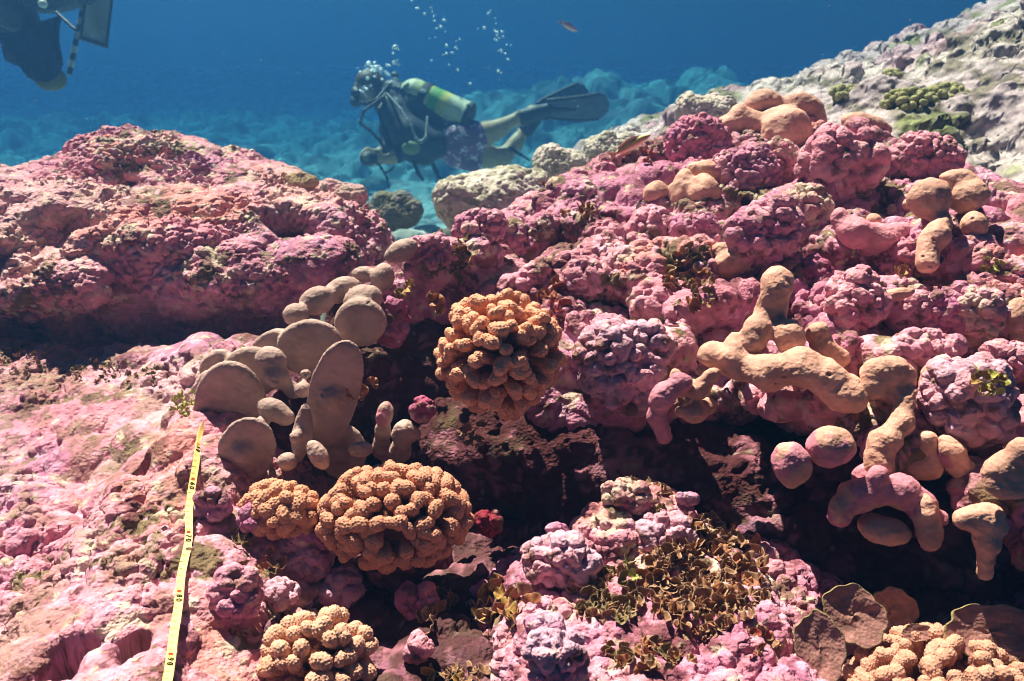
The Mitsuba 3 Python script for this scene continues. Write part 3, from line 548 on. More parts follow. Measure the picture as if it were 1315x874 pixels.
# ------------------------------------------------------------------ branching corals: every branch a part
def poisson(v, sp, g):
    o = g.permutation(len(v)); nb = cKDTree(v).query_ball_point(v, sp); free = np.ones(len(v), bool); out = []
    for q in o:
        if free[q]: out.append(q); free[nb[q]] = False
    return np.array(out)
def branch_mesh(L, r, nlobes, g, tone, tip):
    pr = [cap((0, 0, 0), (0, 0, L * .78), r * .62, r * .85)]
    for q in range(nlobes):
        t = 2 * np.pi * (q + g.uniform(0, .5)) / nlobes; o = r * (0 if nlobes == 1 else g.uniform(.5, .75))
        tipc = np.array([o * math.cos(t), o * math.sin(t) * .8, L - r * g.uniform(.75, 1.15)])
        pr.append(cap((0, 0, L * .55), tipc, r * .6, r * g.uniform(.62, .85)))
    v, f = solid(pr, r / 4.4, r * .4); v, f = split(v, f); v = relax(v, f, 1, .5); n = normals(v, f)
    v = v + n * (fbm(v, r * 1.5, 2, int(g.integers(1e6)))[:, None] * r * .16); n = normals(v, f)
    sp = r * .30; s = poisson(v, sp, g); hk, ik = knob_height(v, v[s], np.full(len(s), sp * .46) * g.uniform(.85, 1.1, len(s)), .8, 3)
    v = v + n * hk[:, None]
    t = sstep(.45, 1.0, v[:, 2] / L)
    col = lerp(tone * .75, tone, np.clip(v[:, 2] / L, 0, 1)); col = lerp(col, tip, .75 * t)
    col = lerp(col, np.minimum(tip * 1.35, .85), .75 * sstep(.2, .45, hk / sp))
    return v, f, np.clip(col * (1 + .5 * fbm(v, r, 3, 5))[:, None], .01, .9)
def branching(key, c, axis, R, n, L, r, label, tone, tip, seed, spread=1.95, flat=(1, 1, 1), kinds=5, group=None, lobesn=(1, 2, 1, 2, 2), jit=.15, coreR=.62):
    """R: radius of the dome of tips; flat: its radii along the frame's axes"""
    g = np.random.default_rng(seed); t = thing(key, label, 'coral', group); A = frame(axis)
    shapes = []
    for q in range(kinds):
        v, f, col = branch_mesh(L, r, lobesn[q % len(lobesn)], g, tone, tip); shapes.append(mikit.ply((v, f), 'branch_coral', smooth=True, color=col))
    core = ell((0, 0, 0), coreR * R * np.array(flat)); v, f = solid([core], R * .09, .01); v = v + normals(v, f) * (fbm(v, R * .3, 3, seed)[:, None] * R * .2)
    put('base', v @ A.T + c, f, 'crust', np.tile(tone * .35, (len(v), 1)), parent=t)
    for q in range(n):
        z = 1 - (1 - math.cos(spread)) * (q + .5) / n; ph = q * 2.399963 + g.uniform(-.25, .25); s = math.sqrt(max(0, 1 - z * z))
        d = np.array([s * math.cos(ph), s * math.sin(ph), z]) + g.normal(0, jit * .5, 3); d = unit(d)
        tip_p = d * R * np.array(flat) * g.uniform(.93, 1.05)
        dirn = unit(d * np.array([1, 1, 1.0]) / np.array(flat) + g.normal(0, jit, 3))
        sc = g.uniform(.85, 1.15)
        Rm = A @ frame(dirn, g.uniform(0, 6.28)); base_p = c + A @ (tip_p - dirn * L * sc)
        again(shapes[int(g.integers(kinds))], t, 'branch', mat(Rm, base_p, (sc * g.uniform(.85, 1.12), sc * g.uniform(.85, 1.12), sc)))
    return t
OCHRE, OCHRE_TIP = np.array([.39, .14, .066]), np.array([.64, .325, .21])
branching('branching_coral', P(643, 455, 1.005), (-.12, -.68, .73), .081, 160, .052, .0089, 'round orange tan cauliflower coral on the edge of the dark hollow', OCHRE, OCHRE_TIP, 1, spread=2.0)
branching('branching_coral', P(508, 662, .93), (.02, -.62, .78), .091, 140, .045, .0092, 'wide brown cauliflower coral spreading below the dark hollow', np.array([.32, .125, .068]), np.array([.49, .24, .16]), 2, spread=1.75, flat=(1.0, .72, .62))
branching('branching_coral', P(360, 655, .935), (-.15, -.62, .75), .047, 44, .036, .0095, 'small brown cauliflower coral just left of the wide one', np.array([.33, .13, .066]), np.array([.50, .25, .16]), 3, spread=1.75, flat=(1.05, .8, .72))
branching('branching_coral', P(408, 842, .80), (.05, -.62, .76), .060, 46, .055, .0086, 'pale finger coral at the bottom edge right of the tape', np.array([.38, .17, .095]), np.array([.58, .345, .25]), 4, spread=1.65, flat=(1.0, .85, .62), lobesn=(1, 1, 2, 1, 1), jit=.28, coreR=.42)
branching('branching_coral', P(1215, 898, hit(1215, 873)[0] + .02), (.0, -.55, .83), .102, 210, .035, .0078, 'pink tan cauliflower coral in the bottom right corner', np.array([.34, .15, .10]), np.array([.47, .25, .18]), 5, spread=1.6, flat=(1.0, .7, .55))
for q, (u, v_, ru, n, lab) in enumerate([(1175, 132, 38, 40, 'olive green branching coral on the grey slope, left of two'), (1222, 118, 26, 26, 'olive green branching coral on the grey slope, right of two'), (1090, 118, 22, 24, 'dark olive branching coral on the slope behind the summit lobes'), (1150, 92, 14, 16, 'tiny olive coral tuft high on the grey slope')]):
    hd, hp, hn = hit(u, v_); branching('branching_coral', hp + FWD * .02, (0, -.4, .9), PX(ru, hd), n, .05, .010, lab, np.array([.16, .16, .055]), np.array([.30, .29, .13]), 20 + q, spread=1.5, flat=(1.1, .8, .6), kinds=3)
# ------------------------------------------------------------------ leafy algae: every blade a part
def blade_mesh(g, tone, rim, cup=.5, ruffle=.12, wide=1.25, nr=8, na=27):
    """a fan blade of size 1 growing along +y from the origin, cupped and ruffled, with real thickness"""
    r = np.linspace(.06, 1, nr)[:, None]; a = np.linspace(-1, 1, na)[None, :] * wide * g.uniform(.85, 1.15)
    ph, ph2 = g.uniform(0, 6.28, 2); k = g.integers(3, 6)
    edge = (1 + .08 * np.sin(k * a + ph) + .025 * np.sin(9 * a + ph2)) * (1 - .42 * np.linspace(-1, 1, na)[None, :] ** 4)
    R = r * edge; x = R * np.sin(a); y = R * np.cos(a) * .95
    z = cup * (R ** 2) * (.35 + .65 * np.abs(np.sin(a)) ** 1.5) + ruffle * r ** 2 * np.sin(k * 1.7 * a + ph2) - .15 * r ** 3
    v = np.stack([x, y, z], -1).reshape(-1, 3); i, j = np.meshgrid(np.arange(nr - 1), np.arange(na - 1), indexing='ij'); q = (i * na + j).ravel()
    f = np.vstack([np.stack([q, q + 1, q + na + 1], 1), np.stack([q, q + na + 1, q + na], 1)])
    n = normals(v, f); v2 = v - n * .045; m = len(v)
    b = np.concatenate([np.arange(na), np.arange(1, nr) * na + na - 1, (nr - 1) * na + np.arange(na - 2, -1, -1), np.arange(nr - 2, 0, -1) * na]); bn = np.roll(b, -1)
    f = np.vstack([f, f[:, ::-1] + m, np.stack([b, b + m, bn], 1), np.stack([bn, b + m, bn + m], 1)])
    rr = np.repeat(r, na, 1).ravel(); band = .5 + .5 * np.sin(rr * 22 + ph)
    col = lerp(tone * .8, tone * 1.2, band); col = lerp(col, rim, .85 * sstep(.84, .97, rr)); col = np.vstack([col, col])
    return np.vstack([v, v2]), f, np.clip(col * (1 + .9 * fbm(np.vstack([v, v2]), .3, 3, int(g.integers(1e5))))[:, None], .01, .9)
TONES = dict(olive=((.13, .095, .035), (.30, .24, .12)), rust=((.24, .09, .038), (.40, .22, .115)), brown=((.20, .105, .055), (.46, .30, .20)), gold=((.28, .16, .04), (.40, .30, .12)), red=((.24, .045, .035), (.36, .12, .07)), lime=((.28, .28, .06), (.40, .38, .14)))
BLADES = {}
for tn, (tone, rim) in TONES.items():
    g = np.random.default_rng(len(tn) * 31)
    BLADES[tn] = []
    for c, rf, w in ((.7, .12, 1.7), (1.0, .16, 2.0), (.45, .26, 1.6), (.9, .10, 2.4), (1.2, .2, 1.9)):
        v, f, col = blade_mesh(g, np.array(tone), np.array(rim), c, rf, w); BLADES[tn].append(mikit.ply((v, f), 'blade', smooth=True, color=col))
def algae(u, v, ru, rv, n, size, tones, label, seed=None, depth=None, lift=.003, grow=.5):
    g = np.random.default_rng(seed or int(u * 3 + v * 7)); t = thing('leafy_alga', label, 'algae')
    for q in range(n):
        a, rr = g.uniform(0, 2 * np.pi), math.sqrt(g.uniform(0, 1)); hu, hv = u + ru * rr * math.cos(a), v + rv * rr * math.sin(a)
        hd, hp, hn = hit(hu, hv, 5)
        if depth is not None: hd = depth + g.uniform(-.01, .01); hp = P(hu, hv, hd); hn = unit(-FWD + .6 * UP)
        s = PX(size, hd) * g.uniform(.5, 1.0)
        z = unit(hn + np.array([0, -.25, .2]) + g.normal(0, .38, 3)); y = g.normal(0, 1, 3) + .5 * UP; y = unit(y - z * (y @ z)); y = unit(y + z * g.uniform(.1, .9) * (grow + .5)); z = unit(z - y * (z @ y))
        x = np.cross(y, z); tn = tones[int(g.integers(len(tones)))]
        again(BLADES[tn][int(g.integers(5))], t, 'blade', mat(np.stack([x, y, z], 1), hp - hn * s * .12 + hn * lift, s))
    return t
algae(580, 328, 30, 26, 16, 17, ['olive', 'olive', 'gold'], 'olive cup shaped algae on the shaded ridge')
algae(548, 392, 13, 14, 3, 24, ['rust', 'brown'], 'two brown cup blades hanging in the shade left of the round branching coral', depth=1.12)
algae(520, 370, 10, 16, 5, 15, ['gold', 'olive'], 'yellowish algae tuft at the lower end of the shaded ridge', depth=1.15)
algae(885, 358, 36, 40, 46, 13, ['rust', 'rust', 'olive', 'brown'], 'rusty brown algae thicket in the middle of the pink slope')
algae(1098, 396, 20, 13, 8, 16, ['gold', 'lime'], 'flat yellow algae on the pink clump', depth=hit(1098, 392)[0] - .045)
algae(1270, 488, 16, 26, 14, 11, ['lime', 'gold'], 'yellow green algae tuft on the round pink clump', depth=.84)
algae(706, 395, 18, 36, 18, 14, ['red', 'rust'], 'dark red leafy algae right of the round branching coral')
algae(745, 275, 24, 10, 12, 9, ['rust', 'gold'], 'small orange algae patch near the upper edge of the pink slope')
algae(690, 235, 14, 10, 7, 9, ['rust'], 'orange brown algae tuft on the rock skyline below the diver')
algae(820, 203, 26, 9, 10, 9, ['rust', 'red'], 'rust red algae tuft under the small fish')
algae(1160, 352, 14, 16, 7, 12, ['gold', 'rust'], 'sparse orange algae in the dark gap of the upper rock')
algae(1268, 340, 12, 10, 6, 10, ['lime'], 'lime green algae scrap below the right shoulder lobes')
algae(652, 782, 34, 30, 20, 22, ['gold', 'brown', 'rust'], 'large golden brown algae blades on the left side of the outcrop')
algae(905, 742, 80, 76, 290, 15, ['brown', 'brown', 'rust', 'brown'], 'broad field of ruffled brown algae covering the right of the outcrop')
algae(780, 768, 44, 32, 90, 15, ['brown', 'olive', 'brown'], 'brown cupped algae in the middle of the outcrop')
algae(805, 735, 20, 16, 10, 11, ['lime', 'olive'], 'little yellow green algae rosettes amid the outcrop')
algae(820, 640, 46, 20, 34, 10, ['brown', 'brown', 'olive'], 'frilly brown algae cap on the top of the outcrop')
algae(830, 845, 60, 22, 40, 13, ['brown', 'olive', 'rust'], 'brown algae patch along the bottom edge of the outcrop')
algae(975, 825, 26, 22, 14, 12, ['brown', 'rust', 'red'], 'reddish brown algae at the right foot of the outcrop')
algae(545, 800, 24, 18, 9, 19, ['rust', 'brown'], 'few large brown algae blades above the pink rosette')
algae(500, 790, 16, 34, 9, 13, ['olive', 'brown'], 'dark olive algae right of the small finger coral')
algae(580, 770, 24, 14, 10, 13, ['olive', 'brown'], 'olive algae in the shade under the wide branching coral')
algae(313, 690, 16, 14, 10, 11, ['olive'], 'olive green algae tuft beneath the left branching coral')
algae(345, 722, 12, 16, 5, 16, ['rust', 'olive'], 'brown algae blades left of the lilac crust clump')
algae(298, 735, 14, 9, 4, 13, ['brown'], 'pale brown algae blades on top of the pink clump by the tape')
algae(585, 870, 40, 12, 18, 13, ['olive', 'brown', 'gold'], 'olive algae strip along the bottom edge under the rosette')
algae(238, 520, 17, 18, 30, 6, ['lime'], 'short lime green algae turf left of the grey coral plates', grow=1.2)
algae(610, 560, 18, 16, 9, 11, ['olive', 'brown'], 'dim olive algae below the round branching coral', depth=1.04)
algae(25, 462, 40, 22, 40, 6, ['olive', 'brown'], 'brown green turf tuft on the floor at the left edge')
algae(150, 480, 60, 16, 46, 6, ['olive', 'brown'], 'brown turf strip on the floor below the boulder')
algae(470, 500, 14, 10, 3, 20, ['rust'], 'single brown algae cup against the dark side of the coral plate', depth=1.0)
algae(1240, 380, 14, 10, 5, 11, ['rust', 'gold'], 'small rusty algae tuft behind the pink loaf', lift=.01)

# ------------------------------------------------------------------ thin plate corals
def plate(u, v, ru, rv, tn, d, normal, label, seed):
    g = np.random.default_rng(seed); nr, na = 26, 72
    r = np.linspace(0, 1, nr)[:, None]; a = np.linspace(0, 2 * np.pi, na, endpoint=False)[None, :]
    e = 1 + .07 * np.sin(2 * a + g.uniform(0, 6)) + .05 * np.sin(5 * a + g.uniform(0, 6)) + .03 * np.sin(11 * a + g.uniform(0, 6))
    p = np.stack([r * e * np.cos(a), r * e * np.sin(a), .22 * r ** 2 + .03 * np.sin(6 * r + 3 * a)], -1).reshape(-1, 3)
    i, j = np.meshgrid(np.arange(nr - 1), np.arange(na), indexing='ij'); q0, q1 = (i * na + j).ravel(), (i * na + (j + 1) % na).ravel()
    f = np.vstack([np.stack([q0, q0 + na, q1 + na], 1), np.stack([q0, q1 + na, q1], 1)])
    p[:, 2] += .05 * fbm(p, .3, 3, seed) + .03 * fbm(p, .08, 2, seed + 1)
    n = normals(p, f); m = len(p); p2 = p - n * (.05 + .09 * (1 - np.repeat(r, na, 1).ravel()[:, None])); b = (nr - 1) * na + np.arange(na); bn = (nr - 1) * na + (np.arange(na) + 1) % na
    f = np.vstack([f, f[:, ::-1] + m, np.stack([b, b + m, bn], 1), np.stack([bn, b + m, bn + m], 1)]); V = np.vstack([p, p2])
    rr = np.tile(np.repeat(r, na, 1).ravel(), 2); x = fbm(V, .25, 4, seed + 3)
    col = lerp(np.array([.24, .12, .10]), np.array([.36, .17, .16]), np.clip(.5 + 3 * x, 0, 1)); col = lerp(col, np.array([.25, .19, .085]), sstep(.94, .99, rr))
    col = lerp(col, BROWN, .5 * sstep(.05, .15, fbm(V, .12, 3, seed + 4)))
    t = math.radians(tn); z = unit(normal); x0 = unit(RIGHT - z * (RIGHT @ z)); y0 = np.cross(z, x0); X = math.cos(t) * x0 + math.sin(t) * y0; Y = np.cross(z, X)
    A = np.stack([X * PX(ru, d), Y * PX(rv, d), z * PX(min(ru, rv), d)], 1)
    return put('plate_coral', V @ A.T + P(u, v, d), f, 'smooth_coral', np.clip(col, .01, .9), label=label, category='coral')
plate(1096, 790, 40, 36, -20, .80, (-.1, -.8, .6), 'dull brown plate coral with a yellow rim, front one above the corner coral', 1)
plate(1142, 786, 34, 32, 10, .835, (.15, -.8, .6), 'shaded brown plate coral tucked behind the front plate', 2)
plate(1052, 832, 30, 46, 8, .765, (-.25, -.8, .55), 'upright brown plate coral with a yellow rim, leftmost of the plates', 3)
plate(1272, 812, 66, 34, -4, .79, (.05, -.75, .65), 'broad dark plate coral at the right edge near the bottom', 4)
plate(1178, 812, 22, 10, 0, .79, (.05, -.75, .65), 'tiny brown plate edge between the two larger plates', 5)
clump(1112, 812, 16, 9, 'small pink crust patch under the front plate coral', .009, (ROSE, PINK), lift=.01)

# ------------------------------------------------------------------ the measuring tape
scene['tape_yellow'] = {'type': 'twosided', 'bsdf': {'type': 'principled', 'base_color': {'type': 'rgb', 'value': [.70, .57, .20]}, 'roughness': .45, 'specular': .5}}
scene['tape_ink'] = {'type': 'twosided', 'bsdf': {'type': 'diffuse', 'reflectance': {'type': 'rgb', 'value': [.02, .02, .02]}}}
scene['tape_grey'] = {'type': 'twosided', 'bsdf': {'type': 'diffuse', 'reflectance': {'type': 'rgb', 'value': [.45, .34, .09]}}}
scene['tape_red'] = {'type': 'twosided', 'bsdf': {'type': 'diffuse', 'reflectance': {'type': 'rgb', 'value': [.6, .10, .04]}}}
tape = [(268, 538, -.01), (254, 562, .008), (251, 590, .014), (248, 622, .014), (244, 660, .013), (240, 695, .013), (235, 735, .013), (230, 770, .014), (224, 812, .014), (217, 862, .016), (211, 905, .018), (206, 945, .02)]
pts = []
for u, v_, l in tape:
    hd = min(hit(u + q, min(v_, 871), 8)[0] for q in (-5, 0, 5)); pts.append(P(u, v_, hd - l - max(0, v_ - 871) * .0009))
pts = np.array(pts); kk = np.arange(len(pts)); dpt = pts @ FWD; fit = np.polyval(np.polyfit(kk[1:], dpt[1:], 3), kk); fit = np.minimum(fit, dpt + .004); pts = np.stack([P(u, v_, dd) for (u, v_, l), dd in zip(tape, np.concatenate([[dpt[0]], fit[1:]]))]); pts[:, 1:] = np.stack([np.convolve(np.pad(pts[:, k], 1, 'edge'), [.25, .5, .25], 'valid') for k in (1, 2)], 1)
from scipy.interpolate import CubicSpline
s_ = np.concatenate([[0], np.cumsum(np.linalg.norm(np.diff(pts, axis=0), axis=1))]); CS = CubicSpline(s_, pts)
WT = .0080
def tape_frame(s):
    t = unit(CS(s, 1)); w = .30 + 1.05 * float(sstep(.16, .0, np.array([s]))[0]) if False else .28 + 1.0 * max(0.0, 1 - s / .17) ** 1.5
    side = unit(np.cross(t, [0, 0, 1.0])); up = np.cross(side, t); side = unit(math.cos(w) * side + math.sin(w) * up)
    side = side if side[0] > 0 else -side
    return CS(s), t, side, unit(np.cross(side, t)) * (1 if np.cross(side, t)[2] > 0 else -1)
ss = np.linspace(0, s_[-1], 160); V = []
for s in ss:
    c, t, sd, n = tape_frame(s); V += [c - sd * WT / 2, c + sd * WT / 2, c + sd * WT / 2 - n * .0006, c - sd * WT / 2 - n * .0006]
V = np.array(V); F4 = []
for i in range(159):
    for k in range(4): F4.append([4 * i + k, 4 * i + (k + 1) % 4, 4 * i + 4 + (k + 1) % 4, 4 * i + 4 + k])
TP = thing('measuring_tape', 'yellow measuring tape running down the pink reef floor', 'tape measure')
put('ribbon', V, np.array(F4), 'tape_yellow', parent=TP, smooth=False)
def arc_at(v_):
    sv = np.linspace(0, s_[-1], 400); q = CS(sv); return sv[np.argmin(np.abs(437 - F_PX * (q @ UP) / (q @ FWD) - v_))]
def on_tape(s0, m, key, mat_, lab=None):
    v, f = np.array(m.vertices), np.array(m.faces); out = []
    for a in v:
        c, t, sd, n = tape_frame(s0 + a[0]); out.append(c + sd * a[1] + n * (.0004 + a[2]))
    put(key, np.array(out), f, mat_, parent=TP, smooth=False, label=lab)
for v_, word in ((848, '90'), (767, '80'), (690, '70'), (622, '60'), (575, '50')):
    s0 = arc_at(v_); m = meshkit.text_mesh(word[0] + ' ' + word[1], .0050, .0003, True); m.vertices[:, 1] -= .0025; m.vertices[:, 0] -= .004
    on_tape(s0, m, 'numeral', 'tape_ink', f'black numerals {word} reading down the tape')
    for dx in (-.0078, -.0098):
        b = trimesh.creation.box((.0008, .004, .0003)); b.apply_translation((dx, -.0005, .0002)); on_tape(s0, b, 'red_mark', 'tape_red')
for s in np.arange(.01, s_[-1] - .005, .01):
    b = trimesh.creation.box((.0005, .0035 if int(round(s * 100)) % 5 else .006, .0002)); b.apply_translation((0, -WT / 2 + .0024, .0001)); on_tape(float(s), b, 'tick', 'tape_grey')

# ------------------------------------------------------------------ boulders and coral heads out on the sand
def ray_down(u, v, fun):
    d = np.geomspace(1.3, 60, 900); q = np.stack([P(u, v, x) for x in d]); below = q[:, 2] < fun(q)
    i = int(np.argmax(below)); return q[i], d[i]
def far_boulder(u, v, ru, rv, d, label, seed, tones=((.46, .38, .36), (.58, .52, .44)), group=None, key='reef_boulder', cat='boulder', h=None, dark=.5):
    g = np.random.default_rng(seed); a, b = PX(ru, d), PX(rv, d); pr = [ell(P(u, v, d) + FWD * a * .4, (a * .85, a * .75, b * .85))]
    for q in range(9):
        t = g.uniform(0, 6.28); r = min(a, b) * g.uniform(.3, .6); pr.append(ell(P(u + ru * .6 * math.cos(t), v + rv * .5 * math.sin(t), d + a * g.uniform(0, .5)), r))
    vv, ff = solid(pr, h or min(a, b) / 12, min(a, b) * .3); vv, ff = split(vv, ff); nn = normals(vv, ff); m = min(a, b)
    vv = vv + nn * (fbm(vv, m * .8, 4, seed)[:, None] * m * .5); nn = normals(vv, ff)
    s = seeds_on(vv, m * .22); hk, ik = knob_height(vv + fbm(vv, m * .2, 3, 6)[:, None] * m * .2, vv[s], m * .22 * g.uniform(.3, .7, len(s)), .45); vv = vv + nn * hk[:, None] + nn * (np.abs(fbm(vv, m * .1, 3, seed + 2))[:, None] * m * .12)
    x, y = fbm(vv, m * .6, 4, seed + 3), fbm(vv, m * .15, 4, seed + 4)
    col = lerp(np.array(tones[0]), np.array(tones[1]), np.clip(.5 + 3 * x, 0, 1)); col = lerp(col, np.array([.15, .14, .09]), dark * 1.6 * sstep(.0, .15, y + .6 * x))
    return put(key, vv, ff, 'sand_rock', np.clip(col * (1 + y)[:, None], .01, .9), label=label, category=cat, group=group)
far_boulder(635, 255, 82, 48, 2.1, 'pale grey boulder directly below the diver', 1)
far_boulder(722, 208, 40, 24, 2.35, 'smaller pale grey boulder right of the one below the diver', 2)
far_boulder(788, 192, 44, 26, 2.45, 'grey rock hump behind the small fish', 3)
far_boulder(908, 140, 44, 26, 2.2, 'grey rock knoll behind the left of the summit corals', 4)
far_boulder(505, 270, 40, 24, 3.0, 'dark coral head in the gap between boulder and ridge', 5, ((.15, .14, .13), (.24, .20, .18)), dark=.8)
far_boulder(385, 232, 24, 12, 1.72, 'small brown knob on the shoulder of the left boulder', 6, ((.28, .2, .12), (.4, .28, .18)))
far_boulder(440, 250, 32, 20, 1.78, 'grey pink hump on the far end of the left boulder', 7, ((.46, .26, .28), (.4, .3, .25)))
g = np.random.default_rng(77); placed = 0
while placed < 30:
    u, v_ = g.uniform(-40, 900), g.uniform(120, 300)
    q, d = ray_down(u, v_, seabed_z)
    if d < 3.2 or d > 20: continue
    r = g.uniform(.10, .34) * (1 + .03 * d); pxr = r * F_PX / d
    dk = g.random() < .55
    far_boulder(u, v_ - pxr * .15, pxr, pxr * g.uniform(.35, .6), d, ('dark' if dk else 'pale') + ' rounded coral boulder half lost in blue water on the far sea floor', 100 + placed, ((.13, .14, .12), (.20, .19, .15)) if dk else ((.5, .5, .44), (.62, .6, .52)),
                ('dark' if dk else 'pale') + ' coral boulders scattered over the far sea floor', 'coral_boulder', 'coral boulder', h=r / 4.5); placed += 1

# ------------------------------------------------------------------ small fish
def fish(c, heading, L, label, seed, body=(.62, .34, .22), stripe=(.50, .42, .12), tall=.24):
    t = thing('small_fish', label, 'fish'); x = unit(heading); side = unit(np.cross([0, 0, 1.0], x)); up = np.cross(x, side); A = np.stack([x, side, up], 1)
    prof = np.array([(-.42, .035, .03), (-.3, .08, .045), (-.1, .118, .06), (.12, .125, .066), (.3, .10, .056), (.43, .055, .036), (.5, .012, .012)]); na = 20
    xs = np.linspace(-.42, .5, 40); hs, ws = np.interp(xs, prof[:, 0], prof[:, 1]) * tall / .24, np.interp(xs, prof[:, 0], prof[:, 2]); ang = np.linspace(0, 2 * np.pi, na, endpoint=False)
    V = np.array([[xx, w * math.cos(q), hh * math.sin(q)] for xx, hh, w in zip(xs, hs, ws) for q in ang]); F4 = np.array([[i * na + j, i * na + (j + 1) % na, (i + 1) * na + (j + 1) % na, (i + 1) * na + j] for i in range(39) for j in range(na)])
    hz = V[:, 2] / .125; col = np.tile(np.array(body), (len(V), 1)); col = lerp(col, np.array(stripe), sstep(.12, .3, hz)); col = lerp(col, np.array([.06, .03, .03]), .8 * np.exp(-((hz - .12) / .12) ** 2)); col = lerp(col, np.array([.75, .55, .5]), sstep(.15, .6, -hz))
    put('body', V * L @ A.T + c, F4, 'plain', col, parent=t)
    def fin(key, poly, y=0.0):
        m = trimesh.creation.extrude_polygon(__import__('shapely').Polygon(poly), .012, engine='earcut'); w = np.array(m.vertices); w = np.stack([w[:, 0], w[:, 2] - .006 + y, w[:, 1]], 1)
        put(key, w * L @ A.T + c, np.array(m.faces), 'plain', np.tile(np.array(body) * .8, (len(w), 1)), parent=t, smooth=False)
    fin('tail_fin', [(-.41, -.03), (-.41, .03), (-.60, .13), (-.55, 0), (-.60, -.13)]); fin('dorsal_fin', [(.22, .10), (-.32, .06), (-.34, .11), (-.05, .17), (.15, .16)]); fin('anal_fin', [(0, -.11), (-.32, -.06), (-.33, -.12), (-.1, -.16)])
    for s in (1, -1):
        e = trimesh.creation.icosphere(2, .022); put('eye', (np.array(e.vertices) + [.36, s * .042, .03]) * L @ A.T + c, np.array(e.faces), 'plain', np.tile([.02, .02, .02], (len(e.vertices), 1)), parent=t)
fish(P(811, 186, 1.45), (.85, .2, .42), .078, 'slender striped orange pink fish hovering above the pink rock', 1, tall=.2)
fish(P(731, 34, 4.2), (.75, .3, -.35), .11, 'dim pinkish fish in open water right of the bubbles', 2, (.45, .25, .3), (.3, .22, .25))
# ------------------------------------------------------------------ divers
def paint(v, c, jit=.12, seed=1, sc=.03): return np.clip(np.tile(np.asarray(c, float), (len(v), 1)) * (1 + jit * 2 * fbm(v, sc, 3, seed))[:, None], .005, .9)
def chain(D, pts):
    q = [(P(u, v, D + o), PX(r, D)) for u, v, r, o in pts]; return [cap(a, b, ra, rb) for (a, ra), (b, rb) in zip(q[:-1], q[1:])]
def part(parent, key, pr, h, color, k=.02, seed=1, bsdf='plain', jit=.15, sc=.04, label=None, paintfn=None):
    v, f = solid(pr, h, k); v = relax(v, f, 2, .5)
    return put(key, v, f, bsdf, paintfn(v) if paintfn else paint(v, color, jit, seed, sc), parent=parent, label=label)
def hand(D, u, v, o, du, dv, r=2.4):
    """palm and five fingers, curled, at a wrist pixel, pointing along (du, dv) pixels"""
    d = unit(np.array([du, dv, 0.0])); s = np.array([-d[1], d[0], 0]); q = lambda a, b, c=0: (u + d[0] * a + s[0] * b, v + d[1] * a + s[1] * b, o + c)
    pr = chain(D, [(*q(0, 0)[:2], 4.4, o), (*q(8, 0)[:2], 6.0, o)])
    for i, L in enumerate((10, 12, 11, 9)):
        b = (i - 1.5) * 3.0; pr += chain(D, [(*q(9, b)[:2], r, o), (*q(9 + L * .55, b * 1.1)[:2], r * .9, o - .012), (*q(9 + L * .85, b * 1.0)[:2], r * .8, o - .045)])
    pr += chain(D, [(*q(2, 4)[:2], r, o), (*q(8, 9)[:2], r, o - .02), (*q(13, 8)[:2], r * .85, o - .04)])
    return pr
SKIN, SUIT = np.array([.36, .25, .14]), np.array([.018, .022, .035])
D = 6.0
dv = thing('person', 'scuba diver in purple patterned shorts swimming left with one fin trailing', 'person')
body = chain(D, [(473, 122, 14, .0), (471, 110, 15.5, .0)]) + chain(D, [(478, 120, 9, .0), (500, 132, 10, .0)]) + chain(D, [(508, 135, 22, .0), (545, 160, 22, .0), (584, 184, 20, .0)]) \
    + chain(D, [(463, 121, 8, -.01), (460, 127, 6, -.01)]) \
    + chain(D, [(588, 180, 18, -.06), (622, 172, 15, -.05), (640, 165, 11, -.04), (668, 150, 7.5, -.02), (684, 142, 6.5, -.02), (702, 142, 5, -.02)]) \
    + chain(D, [(588, 192, 18, .08), (625, 200, 14, .08), (646, 202, 11, .06), (662, 184, 9.5, .10), (676, 162, 7, .14), (690, 150, 6, .16)]) \
    + chain(D, [(508, 142, 11, -.12), (514, 168, 9, -.16), (520, 190, 8, -.16), (505, 203, 6.5, -.20), (490, 205, 5, -.22)]) + hand(D, 491, 205, -.22, -1, -.1) \
    + chain(D, [(506, 135, 11, .14), (498, 165, 8.5, .18), (500, 185, 8, .16), (488, 196, 6, .10), (480, 198, 5, .06)]) + hand(D, 482, 198, .06, -1, .3)
part(dv, 'body', body, .011, SKIN, .03, 2)
part(dv, 'hair', [ell(P(474, 106, D + .01), (.105, .115, .10)), ell(P(483, 110, D + .02), (.08, .10, .09))], .011, (.06, .035, .015), .03, 3, jit=.6, sc=.02)
part(dv, 'dive_mask', [ell(P(460, 119, D), (.045, .085, .05)), ell(P(456, 118, D), (.03, .07, .04))] + chain(D, [(462, 116, 3, -.09), (476, 112, 2.4, -.115), (489, 110, 3, -.03)]), .009, (.02, .02, .025), .02, 4)
part(dv, 'wetsuit_top', chain(D, [(504, 133, 24, 0), (545, 160, 25, 0), (578, 180, 22.5, 0)]) + chain(D, [(507, 142, 14, -.12), (514, 168, 11.5, -.16), (521, 188, 10.5, -.16), (511, 201, 8.5, -.19)]) + chain(D, [(506, 135, 13.5, .14), (498, 165, 11, .18), (500, 185, 10, .16), (491, 195, 8, .11)]), .011, SUIT, .03, 5)
